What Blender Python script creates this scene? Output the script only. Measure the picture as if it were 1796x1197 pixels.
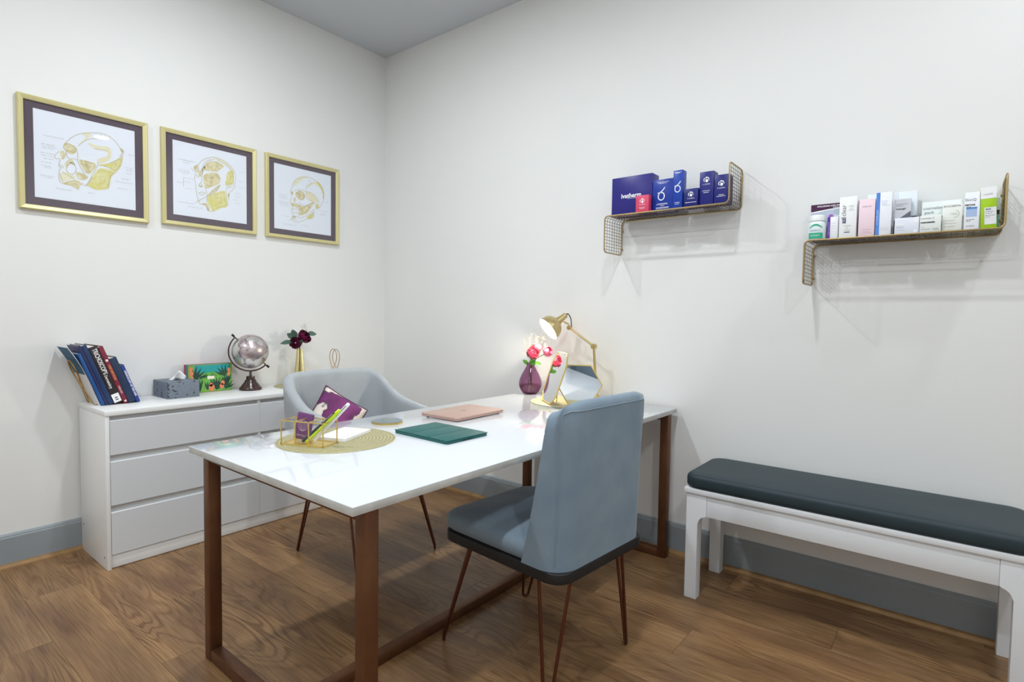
import bpy, bmesh, math, random
from mathutils import Vector, Matrix
from mathutils.geometry import tessellate_polygon
random.seed(7)
PI = math.pi
scene = bpy.context.scene
for o in list(bpy.data.objects):
    bpy.data.objects.remove(o)
COL = scene.collection

# ------------------------------------------------------------------ camera
cd = bpy.data.cameras.new('camera'); cam = bpy.data.objects.new('camera', cd); COL.objects.link(cam)
YAW, PIT, ROL = 0.66912, -0.04529, 0.0146
fw = Vector((-math.sin(YAW)*math.cos(PIT), math.cos(YAW)*math.cos(PIT), math.sin(PIT)))
rt = Vector((math.cos(YAW), math.sin(YAW), 0)); up = rt.cross(fw)
r2 = math.cos(ROL)*rt + math.sin(ROL)*up; u2 = -math.sin(ROL)*rt + math.cos(ROL)*up
mw = Matrix((r2, u2, -fw)).transposed().to_4x4(); mw.translation = (3.3092, -2.6527, 1.1675)
cam.matrix_world = mw
cd.sensor_fit = 'HORIZONTAL'; cd.sensor_width = 36; cd.lens = 36*974.175/1796
cd.clip_start = 0.02
scene.camera = cam

# ------------------------------------------------------------------ light and exposure
vs = scene.view_settings
vs.view_transform = 'Standard'; vs.look = 'None'; vs.gamma = 1.0; vs.use_curve_mapping = False
vs.exposure = 0.57
wd = bpy.data.worlds.new('world'); scene.world = wd; wd.use_nodes = True
wd.node_tree.nodes['Background'].inputs[0].default_value = (0.75, 0.85, 1.0, 1)
wd.node_tree.nodes['Background'].inputs[1].default_value = 0.3
H = 3.027                                   # ceiling height
RX, RY = 4.9, -4.5                          # the far ends of the room, behind the camera
# recessed ceiling downlights
for i, (x, y, w) in enumerate([(1.2, -1.45, 14), (2.65, -1.45, 13), (3.95, -0.66, 7.0),
                               (1.2, -3.3, 14), (2.65, -3.3, 14), (4.1, -2.6, 14)]):
    ld = bpy.data.lights.new('downlight', 'AREA'); ld.shape = 'DISK'; ld.size = 0.13
    ld.energy = w; ld.color = (0.918, 0.966, 1.0)
    lo = bpy.data.objects.new('downlight', ld); COL.objects.link(lo); lo.location = (x, y, H-0.012)

BULB = 330.0                                 # emission of the desk lamp's bulb

# ------------------------------------------------------------------ helpers
def lin(c):
    c = c/255.0
    return c/12.92 if c <= 0.04045 else ((c+0.055)/1.055)**2.4
def rgb(*c):
    if len(c) == 1: c = c[0]
    return (lin(c[0]), lin(c[1]), lin(c[2]), 1)
MATS = {}
def mat(name, col, rough=0.5, metal=0.0, bump=None, vary=None, spec=0.5, emit=None, coat=0, sheen=0, trans=0, aniso=None):
    """bump=(scale, strength) noise bump; vary=(scale, amount, col2) colour variation"""
    if name in MATS: return MATS[name]
    m = bpy.data.materials.new(name); m.use_nodes = True; nt = m.node_tree
    p = nt.nodes['Principled BSDF']
    p.inputs['Base Color'].default_value = rgb(col); p.inputs['Roughness'].default_value = rough
    p.inputs['Metallic'].default_value = metal; p.inputs['Specular IOR Level'].default_value = spec
    if coat: p.inputs['Coat Weight'].default_value = coat; p.inputs['Coat Roughness'].default_value = 0.05
    if sheen: p.inputs['Sheen Weight'].default_value = sheen; p.inputs['Sheen Roughness'].default_value = 0.4
    if trans: p.inputs['Transmission Weight'].default_value = trans
    if emit: p.inputs['Emission Color'].default_value = rgb(emit[0]); p.inputs['Emission Strength'].default_value = emit[1]
    tc = nt.nodes.new('ShaderNodeTexCoord')
    if vary:
        n = nt.nodes.new('ShaderNodeTexNoise'); n.inputs['Scale'].default_value = vary[0]; n.inputs['Detail'].default_value = 4
        mx = nt.nodes.new('ShaderNodeMix'); mx.data_type = 'RGBA'
        mx.inputs['A'].default_value = rgb(col); mx.inputs['B'].default_value = rgb(vary[2])
        mr = nt.nodes.new('ShaderNodeMapRange'); mr.inputs['From Min'].default_value = 0.5-vary[1]; mr.inputs['From Max'].default_value = 0.5+vary[1]
        nt.links.new(tc.outputs['Object'], n.inputs['Vector']); nt.links.new(n.outputs['Fac'], mr.inputs['Value'])
        nt.links.new(mr.outputs['Result'], mx.inputs['Factor']); nt.links.new(mx.outputs['Result'], p.inputs['Base Color'])
    if bump:
        n = nt.nodes.new('ShaderNodeTexNoise'); n.inputs['Scale'].default_value = bump[0]; n.inputs['Detail'].default_value = 5
        b = nt.nodes.new('ShaderNodeBump'); b.inputs['Strength'].default_value = bump[1]; b.inputs['Distance'].default_value = 0.002
        nt.links.new(tc.outputs['Object'], n.inputs['Vector']); nt.links.new(n.outputs['Fac'], b.inputs['Height'])
        nt.links.new(b.outputs['Normal'], p.inputs['Normal'])
    MATS[name] = m
    return m
def thin_glass(name, tint=(255, 255, 255), rough=0.0, base=0.04):
    if name in MATS: return MATS[name]
    m = bpy.data.materials.new(name); m.use_nodes = True; nt = m.node_tree
    for n in list(nt.nodes):
        if n.type == 'BSDF_PRINCIPLED': nt.nodes.remove(n)
    out = nt.nodes['Material Output']
    t = nt.nodes.new('ShaderNodeBsdfTransparent'); t.inputs[0].default_value = rgb(tint)
    g = nt.nodes.new('ShaderNodeBsdfGlossy'); g.inputs['Roughness'].default_value = rough
    lw = nt.nodes.new('ShaderNodeLayerWeight'); lw.inputs[0].default_value = 0.5
    pw = nt.nodes.new('ShaderNodeMath'); pw.operation = 'POWER'; pw.inputs[1].default_value = 5.0; nt.links.new(lw.outputs['Facing'], pw.inputs[0])
    f = nt.nodes.new('ShaderNodeMath'); f.operation = 'MULTIPLY_ADD'; f.inputs[1].default_value = 0.9; f.inputs[2].default_value = base; nt.links.new(pw.outputs[0], f.inputs[0])
    x = nt.nodes.new('ShaderNodeMixShader')
    nt.links.new(f.outputs[0], x.inputs[0]); nt.links.new(t.outputs[0], x.inputs[1]); nt.links.new(g.outputs[0], x.inputs[2])
    nt.links.new(x.outputs[0], out.inputs['Surface'])
    MATS[name] = m
    return m

def bm_box(bm, x0, x1, y0, y1, z0, z1, bevel=0, seg=2, M=None, mi=0):
    r = bmesh.ops.create_cube(bm, size=1, matrix=Matrix.Translation(((x0+x1)/2, (y0+y1)/2, (z0+z1)/2)) @ Matrix.Diagonal((abs(x1-x0), abs(y1-y0), abs(z1-z0), 1)))
    vs_ = r['verts']
    if bevel:
        es = list({e for v in vs_ for e in v.link_edges})
        b = bmesh.ops.bevel(bm, geom=es, offset=bevel, segments=seg, affect='EDGES', profile=0.5)
        vs_ = list({v for f in b['faces'] for v in f.verts} | {v for v in vs_ if v.is_valid})
    if M is not None: bmesh.ops.transform(bm, matrix=M, verts=vs_)
    if mi:
        for f in {f for v in vs_ for f in v.link_faces}: f.material_index = mi
    return vs_
def bm_tube(bm, pts, r, n=8, closed=False, mi=0):
    pts = [Vector(p) for p in pts]; N = len(pts)
    rad = r if isinstance(r, (list, tuple)) else [r]*N
    def tang(i):
        a = pts[(i-1) % N] if (closed or i > 0) else pts[i]; b = pts[(i+1) % N] if (closed or i < N-1) else pts[i]
        t = b-a
        return t.normalized() if t.length > 1e-9 else Vector((0, 0, 1))
    t0 = tang(0); ref = Vector((0, 0, 1)) if abs(t0.z) < 0.9 else Vector((1, 0, 0))
    nrm = (ref-ref.dot(t0)*t0).normalized(); rings = []
    for i in range(N):
        t = tang(i); nrm = nrm-nrm.dot(t)*t
        nrm = nrm.normalized() if nrm.length > 1e-6 else (Vector((1, 0, 0))-t.x*t).normalized()
        b = t.cross(nrm)
        rings.append([bm.verts.new(pts[i]+rad[i]*(math.cos(2*PI*k/n)*nrm+math.sin(2*PI*k/n)*b)) for k in range(n)])
    for i in range(N if closed else N-1):
        A, B = rings[i], rings[(i+1) % N]; off = 0
        if closed and i == N-1:
            off = min(range(n), key=lambda o: sum((A[k].co-B[(k+o) % n].co).length for k in range(n)))
        for k in range(n):
            f = bm.faces.new((A[k], A[(k+1) % n], B[(k+1+off) % n], B[(k+off) % n])); f.material_index = mi; f.smooth = True
    if not closed:
        for R_, rev in ((rings[0], True), (rings[-1], False)):
            f = bm.faces.new(list(reversed(R_)) if rev else R_); f.material_index = mi
def bm_lathe(bm, prof, n=32, M=None, mi=0, cap0=True, cap1=True):
    M = M or Matrix(); rings = []
    for r, z in prof:
        rings.append([bm.verts.new(M @ Vector((max(r, 1e-4)*math.cos(2*PI*k/n), max(r, 1e-4)*math.sin(2*PI*k/n), z))) for k in range(n)])
    for A, B in zip(rings, rings[1:]):
        for k in range(n):
            f = bm.faces.new((A[k], A[(k+1) % n], B[(k+1) % n], B[k])); f.material_index = mi; f.smooth = True
    if cap0: bm.faces.new(list(reversed(rings[0]))).material_index = mi
    if cap1: bm.faces.new(rings[-1]).material_index = mi
def bm_prism(bm, pts, d, M=None, mi=0, bevel=0):
    """polygon in local xy extruded along +z by d"""
    M = M or Matrix()
    a = [bm.verts.new(M @ Vector((p[0], p[1], 0))) for p in pts]; b = [bm.verts.new(M @ Vector((p[0], p[1], d))) for p in pts]
    fs = [bm.faces.new(list(reversed(a))), bm.faces.new(b)]
    n = len(pts)
    for i in range(n): fs.append(bm.faces.new((a[i], a[(i+1) % n], b[(i+1) % n], b[i])))
    for f in fs: f.material_index = mi
    if bevel:
        es = list(set(fs[0].edges) | set(fs[1].edges))
        bmesh.ops.bevel(bm, geom=es, offset=bevel, segments=3, affect='EDGES', profile=0.5)
def bm_flat(bm, pts, M, mi=0):
    tris = tessellate_polygon([[Vector((p[0], p[1], 0)) for p in pts]])
    v = [bm.verts.new(M @ Vector((p[0], p[1], 0))) for p in pts]
    for t in tris:
        try: f = bm.faces.new([v[i] for i in t]); f.material_index = mi
        except ValueError: pass
def bm_strip(bm, pts, w, M, mi=0):
    """flat pen stroke of width w along a 2d polyline"""
    pts = [Vector(p[:2]) for p in pts]; L, R_ = [], []
    for i, p in enumerate(pts):
        t = (pts[min(i+1, len(pts)-1)]-pts[max(i-1, 0)])
        t = t.normalized() if t.length > 0 else Vector((1, 0)); nn = Vector((-t.y, t.x))*w/2
        L.append(bm.verts.new(M @ Vector((p.x+nn.x, p.y+nn.y, 0)))); R_.append(bm.verts.new(M @ Vector((p.x-nn.x, p.y-nn.y, 0))))
    for i in range(len(pts)-1):
        bm.faces.new((R_[i], R_[i+1], L[i+1], L[i])).material_index = mi
def smooth_path(pts, sub=4, closed=False):
    """Catmull-Rom"""
    P = [Vector(p) for p in pts]; N = len(P); out = []
    for i in range(N if closed else N-1):
        g = (lambda k: P[k % N]) if closed else (lambda k: P[min(max(k, 0), N-1)])
        p0, p1, p2, p3 = g(i-1), g(i), g(i+1), g(i+2)
        for s in range(sub):
            t = s/sub
            out.append(0.5*((2*p1)+(p2-p0)*t+(2*p0-5*p1+4*p2-p3)*t*t+(3*p1-p0-3*p2+p3)*t**3))
    if not closed: out.append(P[-1])
    return out
def round_path(pts, r, seg=5, closed=False):
    P = [Vector(p) for p in pts]; N = len(P); out = []
    for i in range(N):
        if not closed and i in (0, N-1): out.append(P[i]); continue
        a, p, b = P[(i-1) % N], P[i], P[(i+1) % N]
        u, v = (a-p), (b-p); rr = min(r, u.length*0.49, v.length*0.49); u.normalize(); v.normalize()
        for s in range(seg+1):
            t = s/seg; q0 = p+u*rr*(1-t); q1 = p+v*rr*t
            out.append(q0.lerp(q1, t))
    return out
def rrect(x0, x1, y0, y1, r, seg=6):
    out = []
    for cx, cy, a0 in ((x1-r, y1-r, 0), (x0+r, y1-r, PI/2), (x0+r, y0+r, PI), (x1-r, y0+r, 1.5*PI)):
        for k in range(seg+1):
            a = a0+PI/2*k/seg; out.append((cx+r*math.cos(a), cy+r*math.sin(a)))
    return out
def plane(o, u, v):
    """matrix that lays local xy on the plane through o spanned by u (right) and v (up)"""
    u = Vector(u).normalized(); v = Vector(v).normalized(); w = u.cross(v)
    m = Matrix((u, v, w)).transposed().to_4x4(); m.translation = Vector(o)
    return m
def obj(name, bm, m, parent=None, loc=None, rotz=0, angle=35):
    me = bpy.data.meshes.new(name)
    bmesh.ops.recalc_face_normals(bm, faces=bm.faces)
    bm.to_mesh(me); bm.free()
    for x in (m if isinstance(m, (list, tuple)) else [m]): me.materials.append(x)
    if angle is not None:
        me.polygons.foreach_set('use_smooth', [True]*len(me.polygons)); me.set_sharp_from_angle(angle=math.radians(angle))
    o = bpy.data.objects.new(name, me); COL.objects.link(o)
    if parent is not None: o.parent = parent
    if loc is not None: o.location = loc
    if rotz: o.rotation_euler[2] = rotz
    return o
def flat_obj(name, bm, m, parent=None):
    """printed layers: keep the winding given (no recalculation)"""
    me = bpy.data.meshes.new(name); bm.to_mesh(me); bm.free()
    for x in (m if isinstance(m, (list, tuple)) else [m]): me.materials.append(x)
    o = bpy.data.objects.new(name, me); COL.objects.link(o)
    if parent is not None: o.parent = parent
    return o
def tag(o, label, cat, group=None):
    o['label'] = label; o['category'] = cat
    if group: o['group'] = group
    return o
def thing(name, label, cat, loc=(0, 0, 0), rotz=0, group=None):
    o = bpy.data.objects.new(name, None); COL.objects.link(o); o.empty_display_size = 0.05
    o.location = loc; o.rotation_euler = (0, 0, rotz)
    return tag(o, label, cat, group)
def struct(name, bm, m, parent=None, angle=35):
    o = obj(name, bm, m, parent, angle=angle)
    if parent is None: o['kind'] = 'structure'
    return o
def NB(): return bmesh.new()
DG = None
def text(name, s, size, m, parent, M, align='CENTER', bold=0.0, xs=1.0, space=1.0):
    c = bpy.data.curves.new('lettering', 'FONT'); c.body = s; c.size = size; c.align_x = align; c.align_y = 'CENTER'
    c.offset = bold; c.space_character = space; c.resolution_u = 3
    t = bpy.data.objects.new('tmp_lettering', c); COL.objects.link(t)
    dg = bpy.context.evaluated_depsgraph_get(); dg.update()
    me = bpy.data.meshes.new_from_object(t.evaluated_get(dg)); me.name = name
    bpy.data.objects.remove(t); bpy.data.curves.remove(c)
    me.transform(M @ Matrix.Diagonal((xs, 1, 1, 1))); me.materials.clear(); me.materials.append(m)
    o = bpy.data.objects.new(name, me); COL.objects.link(o); o.parent = parent
    return o
def interp(x, tab):
    if x <= tab[0][0]: return tab[0][1]
    for (a, fa), (b, fb) in zip(tab, tab[1:]):
        if x <= b:
            t = (x-a)/(b-a); return fa+(fb-fa)*t
    return tab[-1][1]
def sstep(a, b, x):
    t = min(max((x-a)/(b-a), 0), 1); return t*t*(3-2*t)

# ------------------------------------------------------------------ the room
M_wall = mat('wall_paint', (232, 232, 230), 0.55, bump=(9, 0.12), vary=(1.3, 0.5, (226, 227, 226)), spec=0.3)
M_ceil = mat('ceiling_paint', (202, 207, 212), 0.8, spec=0.2)
M_base = mat('skirting_paint', (150, 158, 163), 0.45, bump=(14, 0.15), vary=(5, 0.4, (138, 147, 152)))
M_strip = mat('oak_strip', (166, 130, 84), 0.5, vary=(20, 0.3, (138, 104, 64)))
M_sub = mat('subfloor', (84, 60, 42), 0.8)

def wood_floor():
    m = bpy.data.materials.new('laminate_oak'); m.use_nodes = True; nt = m.node_tree; L = nt.links.new
    p = nt.nodes['Principled BSDF']; N = nt.nodes.new
    tc = N('ShaderNodeTexCoord'); oi = N('ShaderNodeObjectInfo')
    cm = N('ShaderNodeCombineXYZ'); ml = N('ShaderNodeMath'); ml.operation = 'MULTIPLY'; ml.inputs[1].default_value = 37.0
    L(oi.outputs['Random'], ml.inputs[0])
    for k in range(3): L(ml.outputs[0], cm.inputs[k])
    ad = N('ShaderNodeVectorMath'); ad.operation = 'ADD'; L(tc.outputs['Object'], ad.inputs[0]); L(cm.outputs[0], ad.inputs[1])
    def scaled(v):
        s = N('ShaderNodeVectorMath'); s.operation = 'MULTIPLY'; L(ad.outputs[0], s.inputs[0]); s.inputs[1].default_value = v
        return s.outputs[0]
    # contour lines of a stretched noise field give cathedral grain
    n1 = N('ShaderNodeTexNoise'); n1.inputs['Scale'].default_value = 1.0; n1.inputs['Detail'].default_value = 2.0; n1.inputs['Roughness'].default_value = 0.4; n1.inputs['Distortion'].default_value = 0.5
    L(scaled((1.15, 6.5, 1.0)), n1.inputs['Vector'])
    f1 = N('ShaderNodeMath'); f1.operation = 'MULTIPLY'; f1.inputs[1].default_value = 125.0; L(n1.outputs['Fac'], f1.inputs[0])
    sn = N('ShaderNodeMath'); sn.operation = 'SINE'; L(f1.outputs[0], sn.inputs[0])
    g = N('ShaderNodeMapRange'); g.inputs['From Min'].default_value = 0.0; g.inputs['From Max'].default_value = 1.0; L(sn.outputs[0], g.inputs['Value'])
    # fine pores
    n2 = N('ShaderNodeTexNoise'); n2.inputs['Scale'].default_value = 1.0; n2.inputs['Detail'].default_value = 3; L(scaled((6, 190, 1)), n2.inputs['Vector'])
    n3 = N('ShaderNodeTexNoise'); n3.inputs['Scale'].default_value = 1.0; n3.inputs['Detail'].default_value = 2; L(scaled((2.2, 9, 1)), n3.inputs['Vector'])
    r1 = N('ShaderNodeValToRGB'); e = r1.color_ramp.elements
    e[0].position = 0.25; e[0].color = rgb(118, 87, 61); e[1].position = 0.75; e[1].color = rgb(170, 134, 92)
    L(n3.outputs['Fac'], r1.inputs['Fac'])
    a = N('ShaderNodeMix'); a.data_type = 'RGBA'; a.blend_type = 'MULTIPLY'; L(r1.outputs['Color'], a.inputs['A']); a.inputs['B'].default_value = (0.46, 0.38, 0.32, 1)
    gm = N('ShaderNodeMath'); gm.operation = 'MULTIPLY'; L(g.outputs[0], gm.inputs[0]); L(n3.outputs['Fac'], gm.inputs[1])
    gm2 = N('ShaderNodeMath'); gm2.operation = 'MULTIPLY'; gm2.use_clamp = True; L(gm.outputs[0], gm2.inputs[0])
    n4 = N('ShaderNodeTexNoise'); n4.inputs['Scale'].default_value = 1.0; n4.inputs['Detail'].default_value = 1; L(scaled((1.1, 4.0, 1)), n4.inputs['Vector'])
    mk = N('ShaderNodeMapRange'); mk.inputs['From Min'].default_value = 0.36; mk.inputs['From Max'].default_value = 0.66; mk.inputs['To Min'].default_value = 0.18; mk.inputs['To Max'].default_value = 1.35; L(n4.outputs['Fac'], mk.inputs['Value']); L(mk.outputs[0], gm2.inputs[1]); L(gm2.outputs[0], a.inputs['Factor'])
    b = N('ShaderNodeMix'); b.data_type = 'RGBA'; b.blend_type = 'MULTIPLY'; L(a.outputs['Result'], b.inputs['A']); b.inputs['B'].default_value = (0.72, 0.66, 0.6, 1)
    pr = N('ShaderNodeMapRange'); pr.inputs['From Min'].default_value = 0.42; pr.inputs['From Max'].default_value = 0.66; L(n2.outputs['Fac'], pr.inputs['Value']); L(pr.outputs[0], b.inputs['Factor'])
    hv = N('ShaderNodeHueSaturation'); L(b.outputs['Result'], hv.inputs['Color'])
    vr = N('ShaderNodeMapRange'); vr.inputs['To Min'].default_value = 0.8; vr.inputs['To Max'].default_value = 1.12; L(oi.outputs['Random'], vr.inputs['Value']); L(vr.outputs[0], hv.inputs['Value'])
    L(hv.outputs['Color'], p.inputs['Base Color'])
    p.inputs['Roughness'].default_value = 0.34; p.inputs['Specular IOR Level'].default_value = 0.35
    bp = N('ShaderNodeBump'); bp.inputs['Strength'].default_value = 0.12; bp.inputs['Distance'].default_value = 0.001; L(n2.outputs['Fac'], bp.inputs['Height']); L(bp.outputs[0], p.inputs['Normal'])
    return m
M_floor = wood_floor()

bm = NB(); bm_box(bm, -0.1, RX+0.1, RY-0.1, 0.1, -0.12, -0.012); floor = struct('floor', bm, M_sub)
bm = NB(); bm_box(bm, -0.1, RX+0.1, RY-0.1, 0.1, H, H+0.1); struct('ceiling', bm, M_ceil)
bm = NB(); bm_box(bm, -0.1, 0, RY-0.1, 0.1, -0.012, H); struct('wall_left', bm, M_wall)
bm = NB(); bm_box(bm, 0, RX+0.1, 0, 0.1, -0.012, H); struct('wall_right', bm, M_wall)
bm = NB(); bm_box(bm, RX, RX+0.1, RY-0.1, 0, -0.012, H); struct('wall_far', bm, M_wall)
bm = NB(); bm_box(bm, 0, RX, RY-0.1, RY, -0.012, H); struct('wall_rear', bm, M_wall)
# skirting boards with a small moulded top, and the oak strip at the floor
def skirting(name, along, a0, a1):
    bm = NB()
    prof = [(0, 0), (0.014, 0), (0.014, 0.132), (0.011, 0.138), (0.011, 0.142), (0.006, 0.15), (0, 0.15)]
    M = plane((a0, 0, 0), (0, -1, 0), (0, 0, 1)) if along == 'x' else plane((0, a0, 0), (1, 0, 0), (0, 0, 1))
    if along == 'x': bm_prism(bm, prof, -(a1-a0), M)
    else: bm_prism(bm, prof, -(a1-a0), M)
    return struct(name, bm, M_base, angle=25)
skirting('baseboard_right', 'x', 0.0, RX)
skirting('baseboard_left', 'y', 0.0, RY)
def strip(name, along, a0, a1):
    bm = NB(); q = [(0, 0)]+[(0.02*math.cos(t*PI/10), 0.017*math.sin(t*PI/10)) for t in range(6)]
    if along == 'x': bm_prism(bm, q, -(a1-a0), plane((a0, -0.014, 0), (0, -1, 0), (0, 0, 1)))
    else: bm_prism(bm, q, -(a1-a0), plane((0.014, a0, 0), (1, 0, 0), (0, 0, 1)))
    return struct(name, bm, M_strip)
strip('trim_1', 'x', 0.014, RX)
strip('trim_2', 'y', 0.0, RY)
# laminate planks, laid along x, staggered
PW, PL = 0.19, 1.285
pm = {}
def plank_mesh(l, w):
    key = (round(l, 3), round(w, 3))
    if key not in pm:
        b = NB(); bm_box(b, 0, l-0.0006, 0, w-0.0006, -0.012, 0.0, bevel=0.0006, seg=1)
        me = bpy.data.meshes.new('plank'); b.to_mesh(me); b.free(); me.materials.append(M_floor); pm[key] = me
    return pm[key]
row = 0; y = -1.96+0.19*11
while y > RY:
    y0, y1 = y-PW, y
    ly0, ly1 = max(y0, RY), min(y1, 0.0)
    if ly1-ly0 > 0.01:
        off = (0.877+row*0.428) % PL; x = off-PL
        while x < RX:
            a, b_ = max(x, 0), min(x+PL, RX)
            if b_-a > 0.02:
                o = bpy.data.objects.new('plank', plank_mesh(b_-a, ly1-ly0)); COL.objects.link(o); o.location = (a, ly0, 0); o.parent = floor
            x += PL
    y -= PW; row += 1

# ------------------------------------------------------------------ desk
M_top = mat('desk_white_lacquer', (218, 223, 229), 0.07, spec=0.5, coat=0.5)
M_edge = mat('desk_edge_stone', (205, 205, 202), 0.4, vary=(14, 0.25, (170, 170, 165)))
M_bronze = mat('bronze_tube', (124, 86, 58), 0.42, metal=0.7, vary=(12, 0.35, (94, 60, 42)), bump=(60, 0.1))
DX0, DX1, DY0, DY1, DZ = 1.370, 2.260, -1.895, -0.022, 0.727
desk = thing('desk', 'long white glossy desk on bronze tube frame standing end-on to the wall', 'desk', (DX0, DY0, 0), math.radians(-0.3))
W, LN = DX1-DX0, DY1-DY0
bm = NB(); bm_box(bm, 0, W, 0, LN, DZ-0.022, DZ, bevel=0.0015, seg=2)
o = obj('tabletop', bm, [M_top, M_edge], desk)
for p in o.data.polygons:
    if abs(p.normal.z) < 0.3: p.material_index = 1
T = 0.04
ya, yb = 0.04, LN-0.045-T
for yy in (ya, yb):
    for xx in (0.008, W-0.008-T):
        bm = NB(); bm_box(bm, xx, xx+T, yy, yy+T, 0.0, DZ-0.0225, bevel=0.0025); obj('leg', bm, M_bronze, desk)
    bm = NB(); bm_box(bm, 0.008+T, W-0.008-T, yy+0.001, yy+T-0.001, 0, T, bevel=0.0025); obj('floor_rail', bm, M_bronze, desk)
    bm = NB(); bm_box(bm, 0.008+T, W-0.008-T, yy+0.001, yy+T-0.001, DZ-0.0225-0.03, DZ-0.0225, bevel=0.0025); obj('top_rail', bm, M_bronze, desk)
bm = NB(); bm_box(bm, 0.455, 0.495, ya+T, yb, 0, 0.035, bevel=0.0025); obj('stretcher', bm, M_bronze, desk)

# ------------------------------------------------------------------ chest of drawers
M_white = mat('white_foil', (236, 237, 236), 0.35, spec=0.4, bump=(120, 0.03))
M_white2 = mat('white_drawer_foil', (216, 219, 222), 0.4, spec=0.4)
M_dark = mat('dark_gap', (60, 58, 52), 0.8)
KY, KL, KD, KH = -1.8556, 1.40, 0.397, 0.718
dr = thing('chest_of_drawers', 'low wide white chest of six drawers against the left wall', 'chest of drawers', (0.016, KY, 0))
D = KD-0.016
bm = NB(); bm_box(bm, 0, D, -0.002, KL+0.002, KH-0.022, KH, bevel=0.0015); obj('top_panel', bm, M_white, dr)
for a in (0, KL-0.016):
    bm = NB(); bm_box(bm, 0, D-0.004, a, a+0.016, 0, KH-0.022, bevel=0.001); obj('side_panel', bm, M_white, dr)
bm = NB(); bm_box(bm, 0.004, D-0.03, 0.016, KL-0.016, 0.06, KH-0.024); obj('carcass', bm, M_white, dr)
bm = NB(); bm_box(bm, D-0.03, D-0.014, 0.016, KL-0.016, 0.003, 0.066, bevel=0.001); obj('plinth', bm, M_white, dr)
bm = NB(); bm_box(bm, D-0.03, D-0.012, KL/2-0.008, KL/2+0.008, 0.066, KH-0.022); obj('divider', bm, M_white, dr)
for z0, z1 in ((0.066, 0.260), (0.290, 0.490), (0.519, 0.676)):
    for y0, y1 in ((0.018, KL/2-0.004), (KL/2+0.004, KL-0.018)):
        bm = NB()
        # front panel with a sloped finger-grip top edge
        pr = [(D-0.028, z0), (D-0.006, z0), (D-0.006, z1-0.004), (D-0.010, z1), (D-0.016, z1-0.012), (D-0.028, z1-0.012)]
        bm_prism(bm, [(p[0], p[1]) for p in pr], -(y1-y0), plane((0, y0, 0), (1, 0, 0), (0, 0, 1)))
        d_ = obj('drawer', bm, M_white2, dr, angle=25)
for zz in (0.05, 0.13):
    bm = NB(); bm_lathe(bm, [(0.004, -0.0005), (0.004, 0.0008), (0.0015, 0.0008)], 12, plane((0.34 if zz < .1 else 0.035, 0, zz), (1, 0, 0), (0, 0, 1)))
    obj('cam_screw', bm, M_dark, dr)

# ------------------------------------------------------------------ hairpin legs and upholstered shells
M_copper = mat('copper_rod', (108, 66, 50), 0.35, metal=0.85)
def hairpin(parent, foot, tops, r=0.0055, rb=0.011):
    F = Vector(foot); a, b = Vector(tops[0]), Vector(tops[1])
    side = (b-a); side.z = 0; side.normalize()
    pts = [a, F-side*rb+Vector((0, 0, rb+r))]
    for k in range(1, 6):
        t = PI*k/6; pts.append(F-side*rb*math.cos(t)+Vector((0, 0, rb+r-rb*math.sin(t))))
    pts += [F+side*rb+Vector((0, 0, rb+r)), b]
    bm = NB(); bm_tube(bm, pts, r, 8); return obj('leg', bm, M_copper, parent, angle=60)
def u_path(hw, xb, xf, rc, n1=16, nc=10, nb=14):
    """plan of a U: near arm front, around the back, far arm front (open side towards +x)"""
    P = [(xf+(xb+rc-xf)*k/n1, -hw) for k in range(n1)]
    P += [(xb+rc-rc*math.sin(PI/2*k/nc), -hw+rc-rc*math.cos(PI/2*k/nc)) for k in range(nc)]
    P += [(xb, -hw+rc+(2*hw-2*rc)*k/nb) for k in range(nb)]
    P += [(xb+rc-rc*math.cos(PI/2*k/nc), hw-rc+rc*math.sin(PI/2*k/nc)) for k in range(nc)]
    P += [(xb+rc+(xf-xb-rc)*k/n1, hw) for k in range(n1+1)]
    return P
def u_shell(bm, outer, inner, ztop, zbot, warp, nz=9, nr=6):
    secs = []
    for i, (po, pi_) in enumerate(zip(outer, inner)):
        zt, zb = ztop(i, po), zbot(i, po); th = (Vector(po)-Vector(pi_)).length; r = min(th/2, 0.03)
        loop = []
        for k in range(nz+1):
            z = zb+(zt-r-zb)*k/nz; loop.append((po, 0.0, z))
        for k in range(1, nr):
            a = PI*k/nr; t = (1-math.cos(a))/2; loop.append((None, t, zt-r+r*math.sin(a)))
        for k in range(nz, -1, -1):
            z = zb+(zt-r-zb)*k/nz; loop.append((None, 1.0, z))
        vs_ = []
        for _, t, z in loop:
            x = po[0]+(pi_[0]-po[0])*t; y = po[1]+(pi_[1]-po[1])*t
            vs_.append(bm.verts.new(warp(x, y, z, i)))
        secs.append(vs_)
    m = len(secs[0])
    for A, B in zip(secs, secs[1:]):
        for k in range(m): bm.faces.new((A[k], A[(k+1) % m], B[(k+1) % m], B[k]))
    bm.faces.new(secs[0]); bm.faces.new(list(reversed(secs[-1])))
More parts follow.
